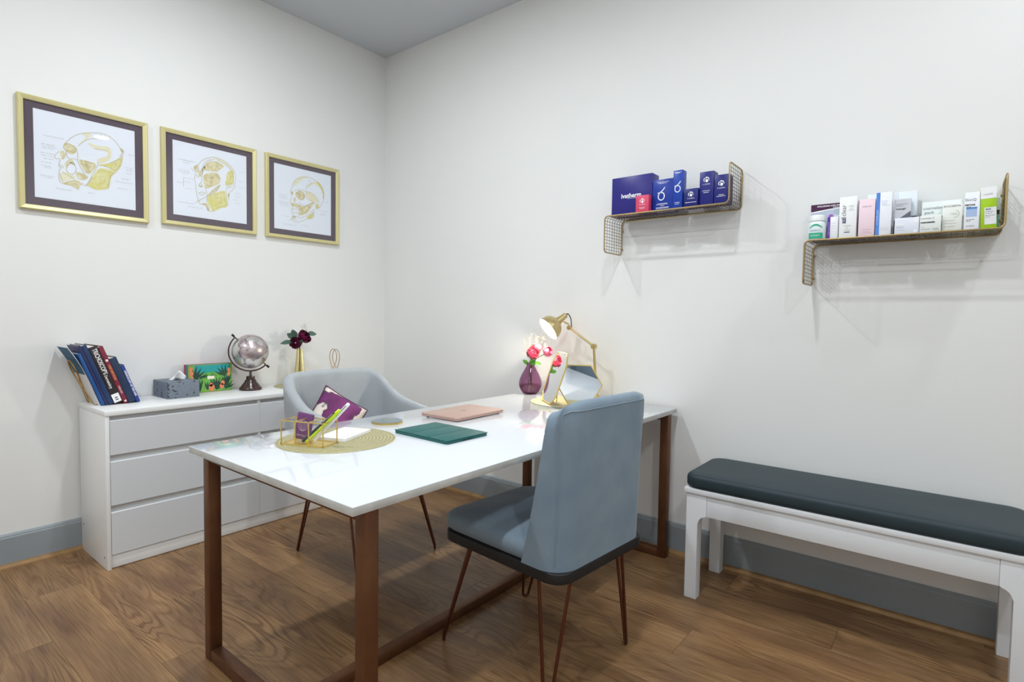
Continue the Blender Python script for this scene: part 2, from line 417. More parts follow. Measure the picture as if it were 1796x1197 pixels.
def puff(bm, x0, x1, y0, y1, z0, z1, r, e=0.022, crown=0.012):
    """upholstered pad: rounded plan, rounded edges, slightly domed top"""
    plan = rrect(x0, x1, y0, y1, r, 7); cx, cy = (x0+x1)/2, (y0+y1)/2; rings = []
    def ring(inset, z, s=1.0):
        out = []
        for x, y in plan:
            dx, dy = x-cx, y-cy; fx = max(0, (abs((x1-x0)/2)-inset)/abs((x1-x0)/2)); fy = max(0, (abs((y1-y0)/2)-inset)/abs((y1-y0)/2))
            out.append(bm.verts.new((cx+dx*fx*s, cy+dy*fy*s, z)))
        return out
    rings.append(ring(e*0.5, z0)); rings.append(ring(e*0.12, z0+e*0.35)); rings.append(ring(0, z0+e*0.8))
    for k in range(0, 6):
        a = PI/2*k/5; rings.append(ring(e*(1-math.cos(a)), z1-e+e*math.sin(a)))
    for s in (0.8, 0.55, 0.3, 0.1): rings.append(ring(e, z1+crown*(1-s*s), s))
    n = len(plan)
    for A, B in zip(rings, rings[1:]):
        for k in range(n): bm.faces.new((A[k], A[(k+1) % n], B[(k+1) % n], B[k]))
    bm.faces.new(rings[-1]); bm.faces.new(list(reversed(rings[0])))

M_velvet = mat('slate_velvet', (116, 135, 152), 0.85, bump=(420, 0.25), vary=(9, 0.22, (130, 147, 160)), sheen=0.35, spec=0.2)
M_velvet2 = mat('grey_velvet', (156, 162, 168), 0.85, bump=(420, 0.25), vary=(9, 0.25, (168, 174, 178)), sheen=0.3, spec=0.2)
M_black = mat('black_board', (22, 22, 25), 0.55)

# chair in front of the desk (its back to the camera side), faces -x locally
ch = thing('dining_chair', 'slate blue velvet chair with high back and black seat base pulled up to the desk', 'chair', (2.179, -1.071, 0), math.radians(-5))
bm = NB(); bm_prism(bm, rrect(-0.235, 0.30, -0.24, 0.24, 0.055, 8), 0.032, Matrix.Translation((0, 0, 0.383)), bevel=0.003); obj('seat_base', bm, M_black, ch)
bm = NB(); puff(bm, -0.248, 0.21, -0.236, 0.236, 0.4155, 0.478, 0.06, 0.03, 0.014); obj('seat', bm, M_velvet, ch, angle=60)
outer = u_path(0.241, 0.0, 0.15, 0.085, 12, 10, 16); inner = u_path(0.196, 0.05, 0.15, 0.05, 12, 10, 16)
XB = 0.298
def warp_back(x, y, z, i):
    t = (z-0.416)/0.50
    s = 1-0.60*min(max(t, 0), 1)**0.9                  # the wings get shallower towards the top
    hw = 1.0+0.03*t-0.05*math.sin(PI*min(max(t, 0), 1))*0.3
    return Vector((XB+0.015*t-x*(1-(1-s)*sstep(0.0, 0.075, x)) , y*hw*(1-0.05*sstep(0.86, 1.0, t)), z))
bm = NB(); u_shell(bm, outer, inner, lambda i, p: 0.921-0.020*sstep(0.03, 0.15, p[0])-0.012*sstep(0.15, 0.25, abs(p[1])), lambda i, p: 0.4155, warp_back, nz=14)
obj('backrest', bm, M_velvet, ch, angle=60)
bm = NB(); i0, i1 = 16, len(outer)-17                  # welt seam round the back panel
wl = [warp_back(*outer[i0], 0.43+0.455*k/14, i0) for k in range(15)]+[warp_back(*outer[i], 0.893, i) for i in range(i0+2, i1-1)]+[warp_back(*outer[i1], 0.43+0.455*k/14, i1) for k in range(14, -1, -1)]
bm_tube(bm, wl, 0.0022, 6); obj('welt_seam', bm, M_velvet, ch, angle=60)
for sx in (-1, 1):
    for sy in (-1, 1):
        cx = 0.045+sx*0.185; cy = sy*0.175; tx, ty = 0.707, -0.707*sx*sy
        hairpin(ch, (0.0025+sx*0.24, sy*0.219, 0), ((cx-tx*0.05, cy-ty*0.05, 0.384), (cx+tx*0.05, cy+ty*0.05, 0.384)))

# tub armchair between desk and drawers, faces +x locally
ac = thing('armchair', 'pale grey velvet tub armchair with sloping arms behind the desk', 'chair', (1.085, -0.972, 0), 0)
bm = NB(); bm_prism(bm, rrect(-0.29, 0.235, -0.275, 0.275, 0.12, 8), 0.03, Matrix.Translation((0, 0, 0.382)), bevel=0.004); obj('seat_base', bm, M_black, ac)
bm = NB(); puff(bm, -0.24, 0.245, -0.238, 0.238, 0.4125, 0.475, 0.07, 0.03, 0.012); obj('seat', bm, M_velvet2, ac, angle=60)
outer = u_path(0.300, -0.31, 0.235, 0.13, 30, 12, 16); inner = u_path(0.252, -0.26, 0.235, 0.09, 30, 12, 16)
ATAB = [(-0.31, 0.872), (-0.27, 0.866), (-0.225, 0.838), (-0.18, 0.800), (-0.14, 0.768), (-0.10, 0.744), (-0.055, 0.727), (0.005, 0.713), (0.105, 0.697), (0.235, 0.682)]
def arm_top(i, p):
    x = p[0]; return sum(interp(x+dx, ATAB) for dx in (-0.03, -0.015, 0, 0.015, 0.03))/5+0.006*math.cos(p[1]*6)
def warp_tub(x, y, z, i):
    t = (z-0.412)/0.45; w = 1-sstep(-0.3, 0.1, x)
    return Vector((x-0.035*t*w, y*(1+0.03*t*(1-w)), z))
bm = NB(); u_shell(bm, outer, inner, arm_top, lambda i, p: 0.4125, warp_tub, nz=10)
obj('shell', bm, M_velvet2, ac, angle=60)
for sx in (-1, 1):
    for sy in (-1, 1):
        cx = -0.02+sx*0.18; cy = sy*0.165; tx, ty = 0.707, -0.707*sx*sy
        hairpin(ac, (sx*0.245, sy*0.225, 0), ((cx-tx*0.05, cy-ty*0.05, 0.383), (cx+tx*0.05, cy+ty*0.05, 0.383)))

# patterned scatter cushion standing on one corner in the armchair
def purple_print():
    m = bpy.data.materials.new('purple_floral_print'); m.use_nodes = True; nt = m.node_tree; L = nt.links.new; N = nt.nodes.new
    p = nt.nodes['Principled BSDF']; tc = N('ShaderNodeTexCoord')
    v = N('ShaderNodeTexNoise'); v.inputs['Scale'].default_value = 7.5; v.inputs['Detail'].default_value = 3; L(tc.outputs['Object'], v.inputs['Vector'])
    # petals fill the middle of the cushion, cream shows towards the seams
    ln = N('ShaderNodeVectorMath'); ln.operation = 'LENGTH'; L(tc.outputs['Object'], ln.inputs[0])
    ad = N('ShaderNodeMath'); ad.operation = 'MULTIPLY_ADD'; ad.inputs[1].default_value = -4.1; L(ln.outputs['Value'], ad.inputs[0]); L(v.outputs['Fac'], ad.inputs[2])
    r = N('ShaderNodeValToRGB'); e = r.color_ramp.elements; r.color_ramp.interpolation = 'LINEAR'
    e[0].position = 0.0; e[0].color = rgb(216, 206, 196); e[1].position = 0.9; e[1].color = rgb(92, 32, 84)
    for q, c in ((0.02, (216, 206, 196)), (0.04, (70, 60, 72)), (0.06, (96, 34, 88)), (0.3, (128, 54, 118)), (0.5, (60, 18, 60))):
        x = e.new(q); x.color = rgb(c)
    L(ad.outputs[0], r.inputs['Fac']); L(r.outputs['Color'], p.inputs['Base Color']); p.inputs['Roughness'].default_value = 0.8
    return m
M_cush = purple_print()
def pillow(bm, s, t, n=18):
    g = {}
    for side in (1, -1):
        for i in range(n+1):
            for j in range(n+1):
                u, v = -1+2*i/n, -1+2*j/n; k = (1-0.06*(1-v*v)), (1-0.06*(1-u*u))
                h = t*(max(0, (1-u**4))*max(0, (1-v**4)))**0.55
                if side == -1 and (i in (0, n) or j in (0, n)): g[(side, i, j)] = g[(1, i, j)]; continue
                g[(side, i, j)] = bm.verts.new((u*s*k[0], v*s*k[1], side*h))
        for i in range(n):
            for j in range(n):
                q = [g[(side, a, b)] for a, b in ((i, j), (i+1, j), (i+1, j+1), (i, j+1))]
                bm.faces.new(q if side == 1 else q[::-1])
cu = thing('scatter_cushion', 'purple and cream floral cushion leaning in the grey armchair', 'cushion', (0.94, -1.052, 0.648))
cu.rotation_euler = (0, math.radians(68), math.radians(-12))
bm = NB(); pillow(bm, 0.122, 0.042); c1 = obj('cover', bm, M_cush, cu, angle=80); c1.rotation_euler[2] = math.radians(53)
bm = NB(); s_ = 0.122; ring = []
for a, b in (((-1, -1), (1, -1)), ((1, -1), (1, 1)), ((1, 1), (-1, 1)), ((-1, 1), (-1, -1))):
    for k in range(12):
        t = k/12; u, v = a[0]+(b[0]-a[0])*t, a[1]+(b[1]-a[1])*t
        ring.append((u*s_*(1-0.06*(1-v*v)), v*s_*(1-0.06*(1-u*u)), 0))
bm_tube(bm, ring, 0.004, 6, closed=True); c2 = obj('piping', bm, mat('cushion_piping', (78, 40, 74), 0.8), cu, angle=80); c2.rotation_euler[2] = math.radians(53)

# ------------------------------------------------------------------ bench
M_bwhite = mat('bench_white', (226, 230, 234), 0.4, bump=(90, 0.06))
M_leather = mat('slate_leatherette', (46, 60, 66), 0.48, bump=(35, 0.12), vary=(6, 0.4, (41, 54, 59)), spec=0.28)
BX0, BX1, BY0, BY1 = 2.4615, 3.546, -0.409, -0.036
be = thing('bench', 'white wooden bench with dark padded seat along the right wall', 'bench', (BX0, BY0, 0))
BL, BD = BX1-BX0, BY1-BY0
bm = NB(); bm_box(bm, 0, BL, 0, BD, 0.4445, 0.466, bevel=0.002); obj('seat_board', bm, M_bwhite, be)
for sx in (0, 1):
    for sy in (0, 1):
        P = [(0.008, 0), (0.056, 0), (0.056, 0.320)]+[(0.091-0.035*math.cos(PI/2*k/8), 0.320+0.036*math.sin(PI/2*k/8)) for k in range(1, 9)]+[(0.091, 0.4445), (0.008, 0.4445)]
        if sx: P = [(BL-x, z) for x, z in P][::-1]
        if sx and sy: P = [(x-0.014, z) for x, z in P]
        yy = 0.008 if not sy else BD-0.008-0.052
        bm = NB(); bm_prism(bm, P, -0.052, plane((0, yy, 0), (1, 0, 0), (0, 0, 1)), bevel=0.002); obj('leg', bm, M_bwhite, be, angle=30)
for yy in (0.010, BD-0.010-0.022):
    bm = NB(); bm_box(bm, 0.0915, BL-0.0915-(0.014 if yy > 0.1 else 0), yy, yy+0.022, 0.356, 0.4445, bevel=0.0015); obj('apron', bm, M_bwhite, be)
for xx in (0.012, BL-0.012-0.022):
    bm = NB(); bm_box(bm, xx, xx+0.022, 0.0605, BD-0.0605, 0.356, 0.4445, bevel=0.0015); obj('side_apron', bm, M_bwhite, be)
bm = NB(); puff(bm, -0.004, BL+0.002, -0.004, BD+0.004, 0.4665, 0.524, 0.055, 0.019, 0.006); obj('seat_pad', bm, M_leather, be, angle=60)

# ------------------------------------------------------------------ framed anatomical prints
PRINTS = {1:{'line':[[(-0.089,0.0658),(-0.072,0.0898),(-0.049,0.1158),(-0.019,0.1348),(0.012,0.1458),(0.057,0.1548),(0.092,0.1488),(0.117,0.1298),(0.135,0.1048),(0.146,0.0988),(0.151,0.0868),(0.145,0.0688),(0.143,0.0388),(0.133,0.0068),(0.115,-0.0202),(0.096,-0.0432),(0.089,-0.0702),(0.081,-0.1092)],[(-0.089,0.0658),(-0.091,0.0498),(-0.082,0.0358),(-0.083,0.0198)],[(-0.108,0.0298),(-0.125,0.0058),(-0.122,-0.0072),(-0.106,-0.0052),(-0.109,-0.0262),(-0.11,-0.0412),(-0.1,-0.0432),(-0.108,-0.0572),(-0.111,-0.0892),(-0.108,-0.1082),(-0.095,-0.1182),(-0.066,-0.1202),(-0.037,-0.1352)],[(-0.036,0.0708),(-0.019,0.0918),(0.008,0.1148),(0.049,0.1288)],[(-0.041,0.0058),(-0.022,-0.0392),(-0.009,-0.0642)],[(-0.027,0.0088),(0.005,-0.0412)],[(-0.011,0.0108),(0.012,-0.0482)],[(0.006,-0.0002),(0.027,-0.0002)],[(-0.064,-0.0122),(-0.079,-0.0352),(-0.081,-0.0552),(-0.068,-0.0672),(-0.052,-0.0612),(-0.045,-0.0352),(-0.054,-0.0172),(-0.064,-0.0122)],[(-0.083,0.0278),(-0.074,0.0058),(-0.064,0.0048),(-0.051,0.0078),(-0.041,0.0058)],[(-0.11,-0.0342),(-0.097,-0.0352),(-0.091,-0.0452)],[(0.041,0.0158),(0.042,-0.0002),(0.03,-0.0282),(0.005,-0.0862),(-0.009,-0.1092)],[(0.09,0.0188),(0.112,0.0338),(0.134,0.0538),(0.145,0.0688)],[(0.047,-0.0012),(0.079,-0.0012),(0.115,-0.0142)],[(-0.056,0.0698),(-0.04,0.0538),(-0.037,0.0058)],[(0.028,0.0748),(0.084,0.0758)],[(-0.095,-0.1142),(-0.107,-0.0732)],[(-0.097,-0.0632),(-0.049,-0.0892)],[(-0.023,-0.1002),(-0.006,-0.1112),(0.019,-0.0632)],[(0.135,0.0958),(0.145,0.0858),(0.134,0.0618)]],'tan':[[(-0.089,0.0678),(-0.072,0.0758),(-0.056,0.0698),(-0.043,0.0568),(-0.045,0.0388),(-0.057,0.0278),(-0.073,0.0298),(-0.084,0.0418)],[(-0.105,0.0268),(-0.091,0.0338),(-0.085,0.0118),(-0.096,-0.0072),(-0.102,0.0078)],[(-0.087,-0.0212),(-0.064,0.0048),(-0.051,-0.0132),(-0.048,-0.0222),(-0.064,-0.0082),(-0.079,-0.0392),(-0.084,-0.0362)],[(-0.032,0.0078),(0.006,0.0078),(0.034,0.0018),(0.026,-0.0282),(0.005,-0.0532),(-0.012,-0.0452),(-0.028,-0.0122)],[(-0.045,-0.0522),(-0.022,-0.0552),(0.002,-0.0662),(-0.009,-0.0812),(-0.029,-0.0872),(-0.042,-0.0792)],[(-0.095,-0.1142),(-0.049,-0.0912),(-0.023,-0.1062),(-0.033,-0.1182),(-0.036,-0.1332),(-0.066,-0.1222)],[(0.135,0.0958),(0.142,0.0998),(0.15,0.0908),(0.145,0.0818)]],'lime':[[(0.033,-0.0352),(0.061,-0.0132),(0.115,-0.0182),(0.096,-0.0472),(0.085,-0.1042),(0.053,-0.1182),(0.032,-0.1222),(-0.002,-0.1082),(0.012,-0.0852)],[(0.09,0.0188),(0.143,0.0578),(0.139,0.0248),(0.129,0.0018),(0.113,-0.0162),(0.083,-0.0042),(0.047,0.0008)]],'pale':[[(0.001,0.0968),(0.049,0.0918),(0.088,0.0968),(0.098,0.0708),(0.087,0.0298),(0.048,0.0088),(0.041,0.0278),(0.08,0.0498),(0.077,0.0738),(0.028,0.0748)],[(-0.019,0.1338),(0.012,0.1448),(0.008,0.1228),(-0.033,0.0798),(-0.005,0.1188)],[(-0.094,-0.0622),(-0.049,-0.0772),(-0.095,-0.1062),(-0.107,-0.0882)]],'text':[(-0.165,0.0898,0.079),(-0.173,0.0508,0.049),(-0.171,0.0418,0.047),(-0.169,0.0328,0.04),(-0.177,0.0098,0.046),(-0.173,-0.0012,0.041),(-0.165,-0.0152,0.031),(-0.175,-0.0322,0.04),(-0.175,-0.0482,0.037),(-0.163,-0.0552,0.022),(-0.179,-0.0932,0.053),(-0.164,-0.1002,0.025),(-0.124,-0.1432,0.058),(0.0,-0.1422,0.024),(0.169,0.0788,0.025),(0.155,0.0118,0.034),(0.159,-0.0002,0.03),(0.159,-0.0172,0.026),(0.138,-0.0472,0.031),(0.114,-0.0652,0.07),(0.121,-0.0972,0.044)]},2:{'line':[[(-0.0682,0.0969),(-0.0482,0.1229),(-0.0172,0.1439),(0.0138,0.1549),(0.0528,0.1519),(0.0878,0.1379),(0.1158,0.1159),(0.1328,0.0859),(0.1338,0.0539),(0.1278,0.0279)],[(0.0908,-0.0041),(0.1028,0.0189),(0.1238,0.0269),(0.1298,0.0159),(0.1188,-0.0061),(0.1028,-0.0221),(0.0908,-0.0441),(0.0968,-0.0721)],[(-0.0682,0.0969),(-0.0932,0.0769),(-0.0852,0.0609),(-0.0842,0.0419),(-0.0902,0.0169),(-0.0842,-0.0131),(-0.0812,-0.0511),(-0.0762,-0.0821),(-0.0672,-0.1081),(-0.0582,-0.1201),(-0.0312,-0.1131),(-0.0282,-0.1371),(-0.0122,-0.1501),(0.0108,-0.1481)],[(-0.0702,-0.0611),(-0.0532,-0.0521),(-0.0342,-0.0531),(-0.0502,-0.0671),(-0.0702,-0.0611)],[(-0.0522,0.0399),(-0.0532,0.0049),(-0.0702,-0.0181),(-0.0492,-0.0241),(-0.0532,-0.0071)],[(-0.0162,0.0399),(-0.0052,0.0499),(0.0128,0.0459),(-0.0032,0.0339),(-0.0162,0.0399)],[(-0.0272,-0.1011),(-0.0252,-0.0571),(-0.0382,-0.0121)],[(-0.0482,0.0489),(-0.0402,0.0899),(-0.0102,0.1279),(0.0208,0.1469)],[(-0.0842,0.0339),(-0.0712,0.0359),(-0.0642,0.0299),(-0.0822,0.0239)],[(-0.0862,-0.1161),(-0.0652,-0.0991),(-0.0192,-0.0641)],[(0.0888,0.0119),(0.0788,-0.0221),(0.0828,-0.0621),(0.0898,-0.1051)],[(-0.0022,0.1419),(-0.0372,0.1099),(-0.0522,0.0639)],[(0.0288,0.1449),(0.0758,0.1269),(0.1118,0.0979),(0.1238,0.0599)],[(-0.1072,0.0679),(-0.0892,0.0539)],[(-0.0122,-0.0661),(0.0268,-0.0311),(0.0468,0.0119)],[(0.0948,-0.0071),(0.1108,0.0129),(0.1198,0.0099)],[(-0.1442,0.0099),(-0.1462,-0.0401)]],'tan':[[(-0.0372,0.0949),(-0.0102,0.1219),(0.0208,0.1349),(0.0518,0.1279),(0.0678,0.1129),(0.0478,0.0949),(0.0318,0.0779),(0.0008,0.0749),(-0.0332,0.0719)],[(-0.0412,0.0429),(-0.0142,0.0619),(0.0278,0.0689),(0.0478,0.0529),(0.0478,0.0249),(0.0278,0.0009),(-0.0032,-0.0131),(-0.0232,-0.0291),(-0.0382,-0.0121),(-0.0432,0.0149)],[(-0.0932,0.0769),(-0.0682,0.0959),(-0.0792,0.0699),(-0.0602,0.0539),(-0.0522,0.0399),(-0.0402,0.0899),(-0.0332,0.0909),(-0.0452,0.0539),(-0.0562,0.0299),(-0.0752,0.0509),(-0.0872,0.0619)],[(-0.0192,-0.0601),(0.0118,-0.0221),(0.0448,0.0079),(0.0428,-0.0081),(0.0118,-0.0421),(-0.0152,-0.0671)],[(-0.0542,-0.1201),(-0.0272,-0.1091),(-0.0112,-0.1501),(-0.0242,-0.1481),(-0.0312,-0.1251)],[(-0.0702,-0.0181),(-0.0492,-0.0181),(-0.0532,-0.0251)]],'lime':[[(0.0878,0.0849),(0.1198,0.1039),(0.1238,0.0679),(0.1198,0.0309),(0.0868,0.0119),(0.0748,0.0179),(0.0818,0.0509)],[(-0.0192,-0.0681),(0.0268,-0.0391),(0.0708,-0.0231),(0.0788,-0.0551),(0.0878,-0.1061),(0.0458,-0.1251),(0.0108,-0.1481),(-0.0052,-0.1331),(-0.0232,-0.1041)],[(0.0888,-0.0361),(0.1008,-0.0381),(0.0928,-0.0601)]],'pale':[[(0.0138,0.1529),(0.0528,0.1499),(0.0918,0.1329),(0.1238,0.0969),(0.1078,0.1059),(0.0758,0.1309),(0.0368,0.1449)],[(-0.0182,0.0229),(0.0278,0.0329),(0.0358,0.0219),(-0.0032,-0.0011)]],'text':[(-0.1712,0.1049,0.09),(-0.1472,0.1029,0.047),(-0.1472,0.0919,0.033),(-0.1722,0.0499,0.054),(-0.1692,0.0409,0.051),(-0.1552,0.0349,0.036),(-0.1442,0.0099,0.051),(-0.1802,-0.0201,0.028),(-0.1372,-0.0101,0.029),(-0.1382,-0.0461,0.029),(-0.1782,-0.1241,0.08),(-0.1242,-0.1421,0.078),(0.1528,0.1029,0.034),(0.1528,0.0489,0.029),(0.1528,0.0139,0.029),(0.1278,-0.0251,0.033),(0.1308,-0.0451,0.034),(0.1188,-0.0641,0.025),(0.1308,-0.0821,0.025)]},3:{'line':[[(-0.0801,0.0752),(-0.0721,0.1041),(-0.0461,0.1341),(-0.0081,0.1552),(0.0399,0.1592),(0.0849,0.1501),(0.1209,0.1291),(0.1419,0.0972),(0.1469,0.0572),(0.1349,0.0141),(0.1169,-0.0169),(0.0939,-0.0349),(0.0799,-0.0309)],[(-0.0801,0.0752),(-0.0891,0.0541),(-0.0911,0.0421),(-0.0811,0.0292),(-0.0851,0.0091),(-0.0931,-0.0158),(-0.0911,-0.0309),(-0.0771,-0.0478),(-0.0851,-0.0689),(-0.0811,-0.0838),(-0.0731,-0.0978),(-0.0831,-0.1109),(-0.0771,-0.1339),(-0.0471,-0.1388),(-0.0171,-0.1289),(0.0179,-0.1118),(0.0579,-0.0998),(0.0709,-0.0798),(0.0739,-0.0398)],[(-0.0851,-0.0689),(-0.0601,-0.0569),(-0.0341,-0.0689),(-0.0391,-0.0809),(-0.0811,-0.0798)],[(-0.0811,-0.1109),(-0.0641,-0.1158),(-0.0391,-0.1009),(-0.0261,-0.1109)],[(-0.0811,-0.1269),(-0.0471,-0.1259)],[(0.0049,0.0441),(0.0309,0.0172),(0.0669,0.0071),(0.0049,-0.0269),(-0.0301,-0.0089)],[(-0.0681,0.0541),(-0.0381,0.0672),(0.0049,0.0681),(0.0229,0.0472)],[(0.0139,0.0652),(0.0489,0.0641),(0.0849,0.0461),(0.1079,0.0101),(0.0889,-0.0209)],[(-0.0571,0.0412),(-0.0381,0.0581),(-0.0121,0.0601),(0.0049,0.0441),(0.0029,0.0201),(-0.0121,0.0071),(-0.0341,0.0101),(-0.0511,0.0221),(-0.0571,0.0412)],[(-0.0511,-0.0169),(-0.0561,-0.0449)],[(-0.0381,-0.0149),(-0.0361,-0.0458)],[(-0.0251,-0.0198),(-0.0281,-0.0558)],[(0.0709,-0.0398),(0.0309,-0.0789),(-0.0261,-0.1109)],[(-0.0981,-0.1388),(-0.0811,-0.1149)],[(0.0139,0.0732),(0.0229,0.0981),(0.0579,0.1291)],[(-0.0681,-0.1009),(-0.0661,-0.1129)],[(-0.0601,-0.0998),(-0.0581,-0.1129)],[(0.0319,0.1442),(0.0489,0.1272)]],'tan':[[(-0.0571,0.0412),(-0.0381,0.0581),(-0.0121,0.0601),(0.0049,0.0441),(0.0029,0.0201),(-0.0121,0.0071),(-0.0341,0.0101),(-0.0511,0.0221)],[(-0.0911,0.0421),(-0.0761,0.0512),(-0.0741,0.0372),(-0.0831,0.0261)],[(-0.0721,0.0031),(-0.0621,0.0151),(-0.0551,0.0021),(-0.0641,-0.0189),(-0.0701,-0.0158)],[(-0.0891,-0.0229),(-0.0601,-0.0258),(-0.0301,-0.0289),(0.0139,-0.0298),(0.0669,0.0071),(0.0759,0.0041),(0.0489,-0.0358),(0.0219,-0.0718),(-0.0081,-0.0878),(-0.0391,-0.0929),(-0.0301,-0.0638),(-0.0601,-0.0449),(-0.0771,-0.0438)],[(-0.0771,-0.1058),(-0.0601,-0.1038),(-0.0621,-0.1158),(-0.0731,-0.1158)]],'lime':[[(0.0219,-0.0958),(0.0579,-0.0658),(0.0689,-0.0529),(0.0669,-0.0849),(0.0489,-0.1018),(0.0239,-0.1049)],[(0.0799,-0.0149),(0.0939,-0.0309),(0.1119,-0.0178),(0.0889,0.0031)],[(0.0849,0.1491),(0.1209,0.1291),(0.1419,0.0972),(0.1469,0.0572),(0.1399,0.0352),(0.1349,0.0832),(0.1119,0.1152)]],'pale':[[(0.0139,0.0652),(0.0489,0.0641),(0.0849,0.0461),(0.1029,0.0131),(0.0759,0.0081),(0.0359,0.0181)],[(0.0229,0.0981),(0.0579,0.1291),(0.0939,0.1402),(0.1119,0.1152),(0.0669,0.1232),(0.0309,0.0921)],[(-0.0461,0.1322),(-0.0081,0.1531),(0.0319,0.1571),(-0.0081,0.1402),(-0.0681,0.0812),(-0.0681,0.1052)]],'text':[(-0.1691,0.0172,0.049),(-0.1671,0.0071,0.045),(-0.1671,-0.0019,0.053),(-0.1691,-0.0269,0.061),(-0.1671,-0.0358,0.061),(-0.1591,-0.0458,0.053),(-0.1431,-0.1118,0.037),(-0.1421,-0.1619,0.093),(-0.0191,-0.1548,0.048),(0.1489,0.0212,0.028),(0.1119,-0.0418,0.065),(0.1169,-0.0618,0.041),(0.1169,-0.0678,0.032)]}}
M_gold = mat('brushed_gold_frame', (214, 206, 154), 0.36, metal=0.2, vary=(6, 0.4, (204, 194, 138)))
M_mount = mat('aubergine_mount', (84, 70, 82), 0.75)
M_paper = mat('print_paper', (230, 236, 246), 0.7)
M_tan = mat('print_ochre', (204, 192, 140), 0.75, vary=(55, 0.14, (228, 222, 190)))
M_lime = mat('print_lime_gold', (214, 208, 118), 0.75, vary=(45, 0.16, (226, 222, 168)))
M_pale = mat('print_pale_gold', (232, 230, 208), 0.75, vary=(30, 0.3, (226, 220, 180)))
M_ink = mat('print_gold_line', (196, 184, 138), 0.75)
M_scrib = mat('print_grey_caption', (200, 200, 200), 0.75)
M_pglass = thin_glass('picture_glass')
FR = {1: (-2.058, -1.546, 1.6196, 2.1308), 2: (-1.4831, -0.9745, 1.6292, 2.135), 3: (-0.9166, -0.4053, 1.6315, 2.1362)}
FLAB = {1: 'square gold frame with an ochre drawing of a skull with muscles in profile',
        2: 'square gold frame with an ochre drawing of a half flayed face, middle of the three',
        3: 'square gold frame with an ochre drawing of a bare skull, nearest the room corner'}
for k in (1, 2, 3):
    y0, y1, z0, z1 = FR[k]; yc, zc = (y0+y1)/2, (z0+z1)/2; hw, hh = (y1-y0)/2, (z1-z0)/2
    f = thing('picture_frame', FLAB[k], 'picture', (0.0005, yc, zc-hh), 0, 'anatomical prints on the left wall')
    def P2(d, hh=hh): return plane((d, 0, hh), (0, 1, 0), (0, 0, 1))
    b = 0.022
    # four mitred mouldings
    for side in range(4):
        bm = NB(); prof = [(0, 0.0), (0, 0.020), (0.004, 0.024), (0.012, 0.022), (b, 0.016), (b, 0.0)]
        rings = []
        c = [(-hw, -hh), (hw, -hh), (hw, hh), (-hw, hh)]; a0, a1 = c[side], c[(side+1) % 4]
        for (cx, cy) in (a0, a1):
            rings.append([bm.verts.new(P2(0) @ Vector((cx-math.copysign(w, cx), cy-math.copysign(w, cy), d))) for w, d in prof])
        n = len(prof)
        for q in range(n): bm.faces.new((rings[0][q], rings[0][(q+1) % n], rings[1][(q+1) % n], rings[1][q]))
        bm.faces.new(rings[0]); bm.faces.new(rings[1][::-1])
        obj('moulding', bm, M_gold, f, angle=25)
    bm = NB(); bm_box(bm, 0, 0.0085, -hw+b-0.002, hw-b+0.002, b-0.002, 2*hh-b+0.002); obj('mount', bm, M_mount, f)
    iw = hw-b-0.0345
    bm = NB(); bm_box(bm, 0.0085, 0.0095, -iw, iw, hh-iw+0.003, hh+iw+0.003); pp = obj('print', bm, M_paper, f)
    bm = NB(); pr = PRINTS[k]
    for key, mi, d in (('pale', 2, 0.0097), ('tan', 0, 0.0099), ('lime', 1, 0.0101)):
        for poly in pr[key]: bm_flat(bm, [(q.x, q.y) for q in smooth_path([(p[0], p[1], 0) for p in poly], 3, closed=True)], P2(d), mi)
    for ln in pr['line']: bm_strip(bm, smooth_path([(p[0], p[1], 0) for p in ln], 3), 0.0021, P2(0.0103), 3)
    for key in ('tan', 'lime'):                       # fibre and contour strokes inside the shaded areas
        for poly in pr[key]:
            cx = sum(p[0] for p in poly)/len(poly); cy = sum(p[1] for p in poly)/len(poly)
            for sc in (0.8, 0.58, 0.34):
                pts = smooth_path([(cx+(p[0]-cx)*sc, cy+(p[1]-cy)*sc, 0) for p in poly], 3, closed=True)
                bm_strip(bm, pts[:int(len(pts)*0.7)], 0.0013, P2(0.0103), 3 if sc != 0.58 else 2)
    rnd = random.Random(k)
    for (u, v, w) in pr['text']:
        x = u
        while x < u+w:
            l = min(rnd.uniform(0.006, 0.018), u+w-x+0.003); bm_flat(bm, [(x, v-0.001), (x+l, v-0.001), (x+l, v+0.0012), (x, v+0.0012)], P2(0.0103), 4); x += l+0.004
    flat_obj('drawing', bm, [M_tan, M_lime, M_pale, M_ink, M_scrib], pp)
    bm = NB(); bm_box(bm, 0.0128, 0.0143, -hw+b-0.001, hw-b+0.001, b-0.001, 2*hh-b+0.001); obj('glass', bm, M_pglass, f)

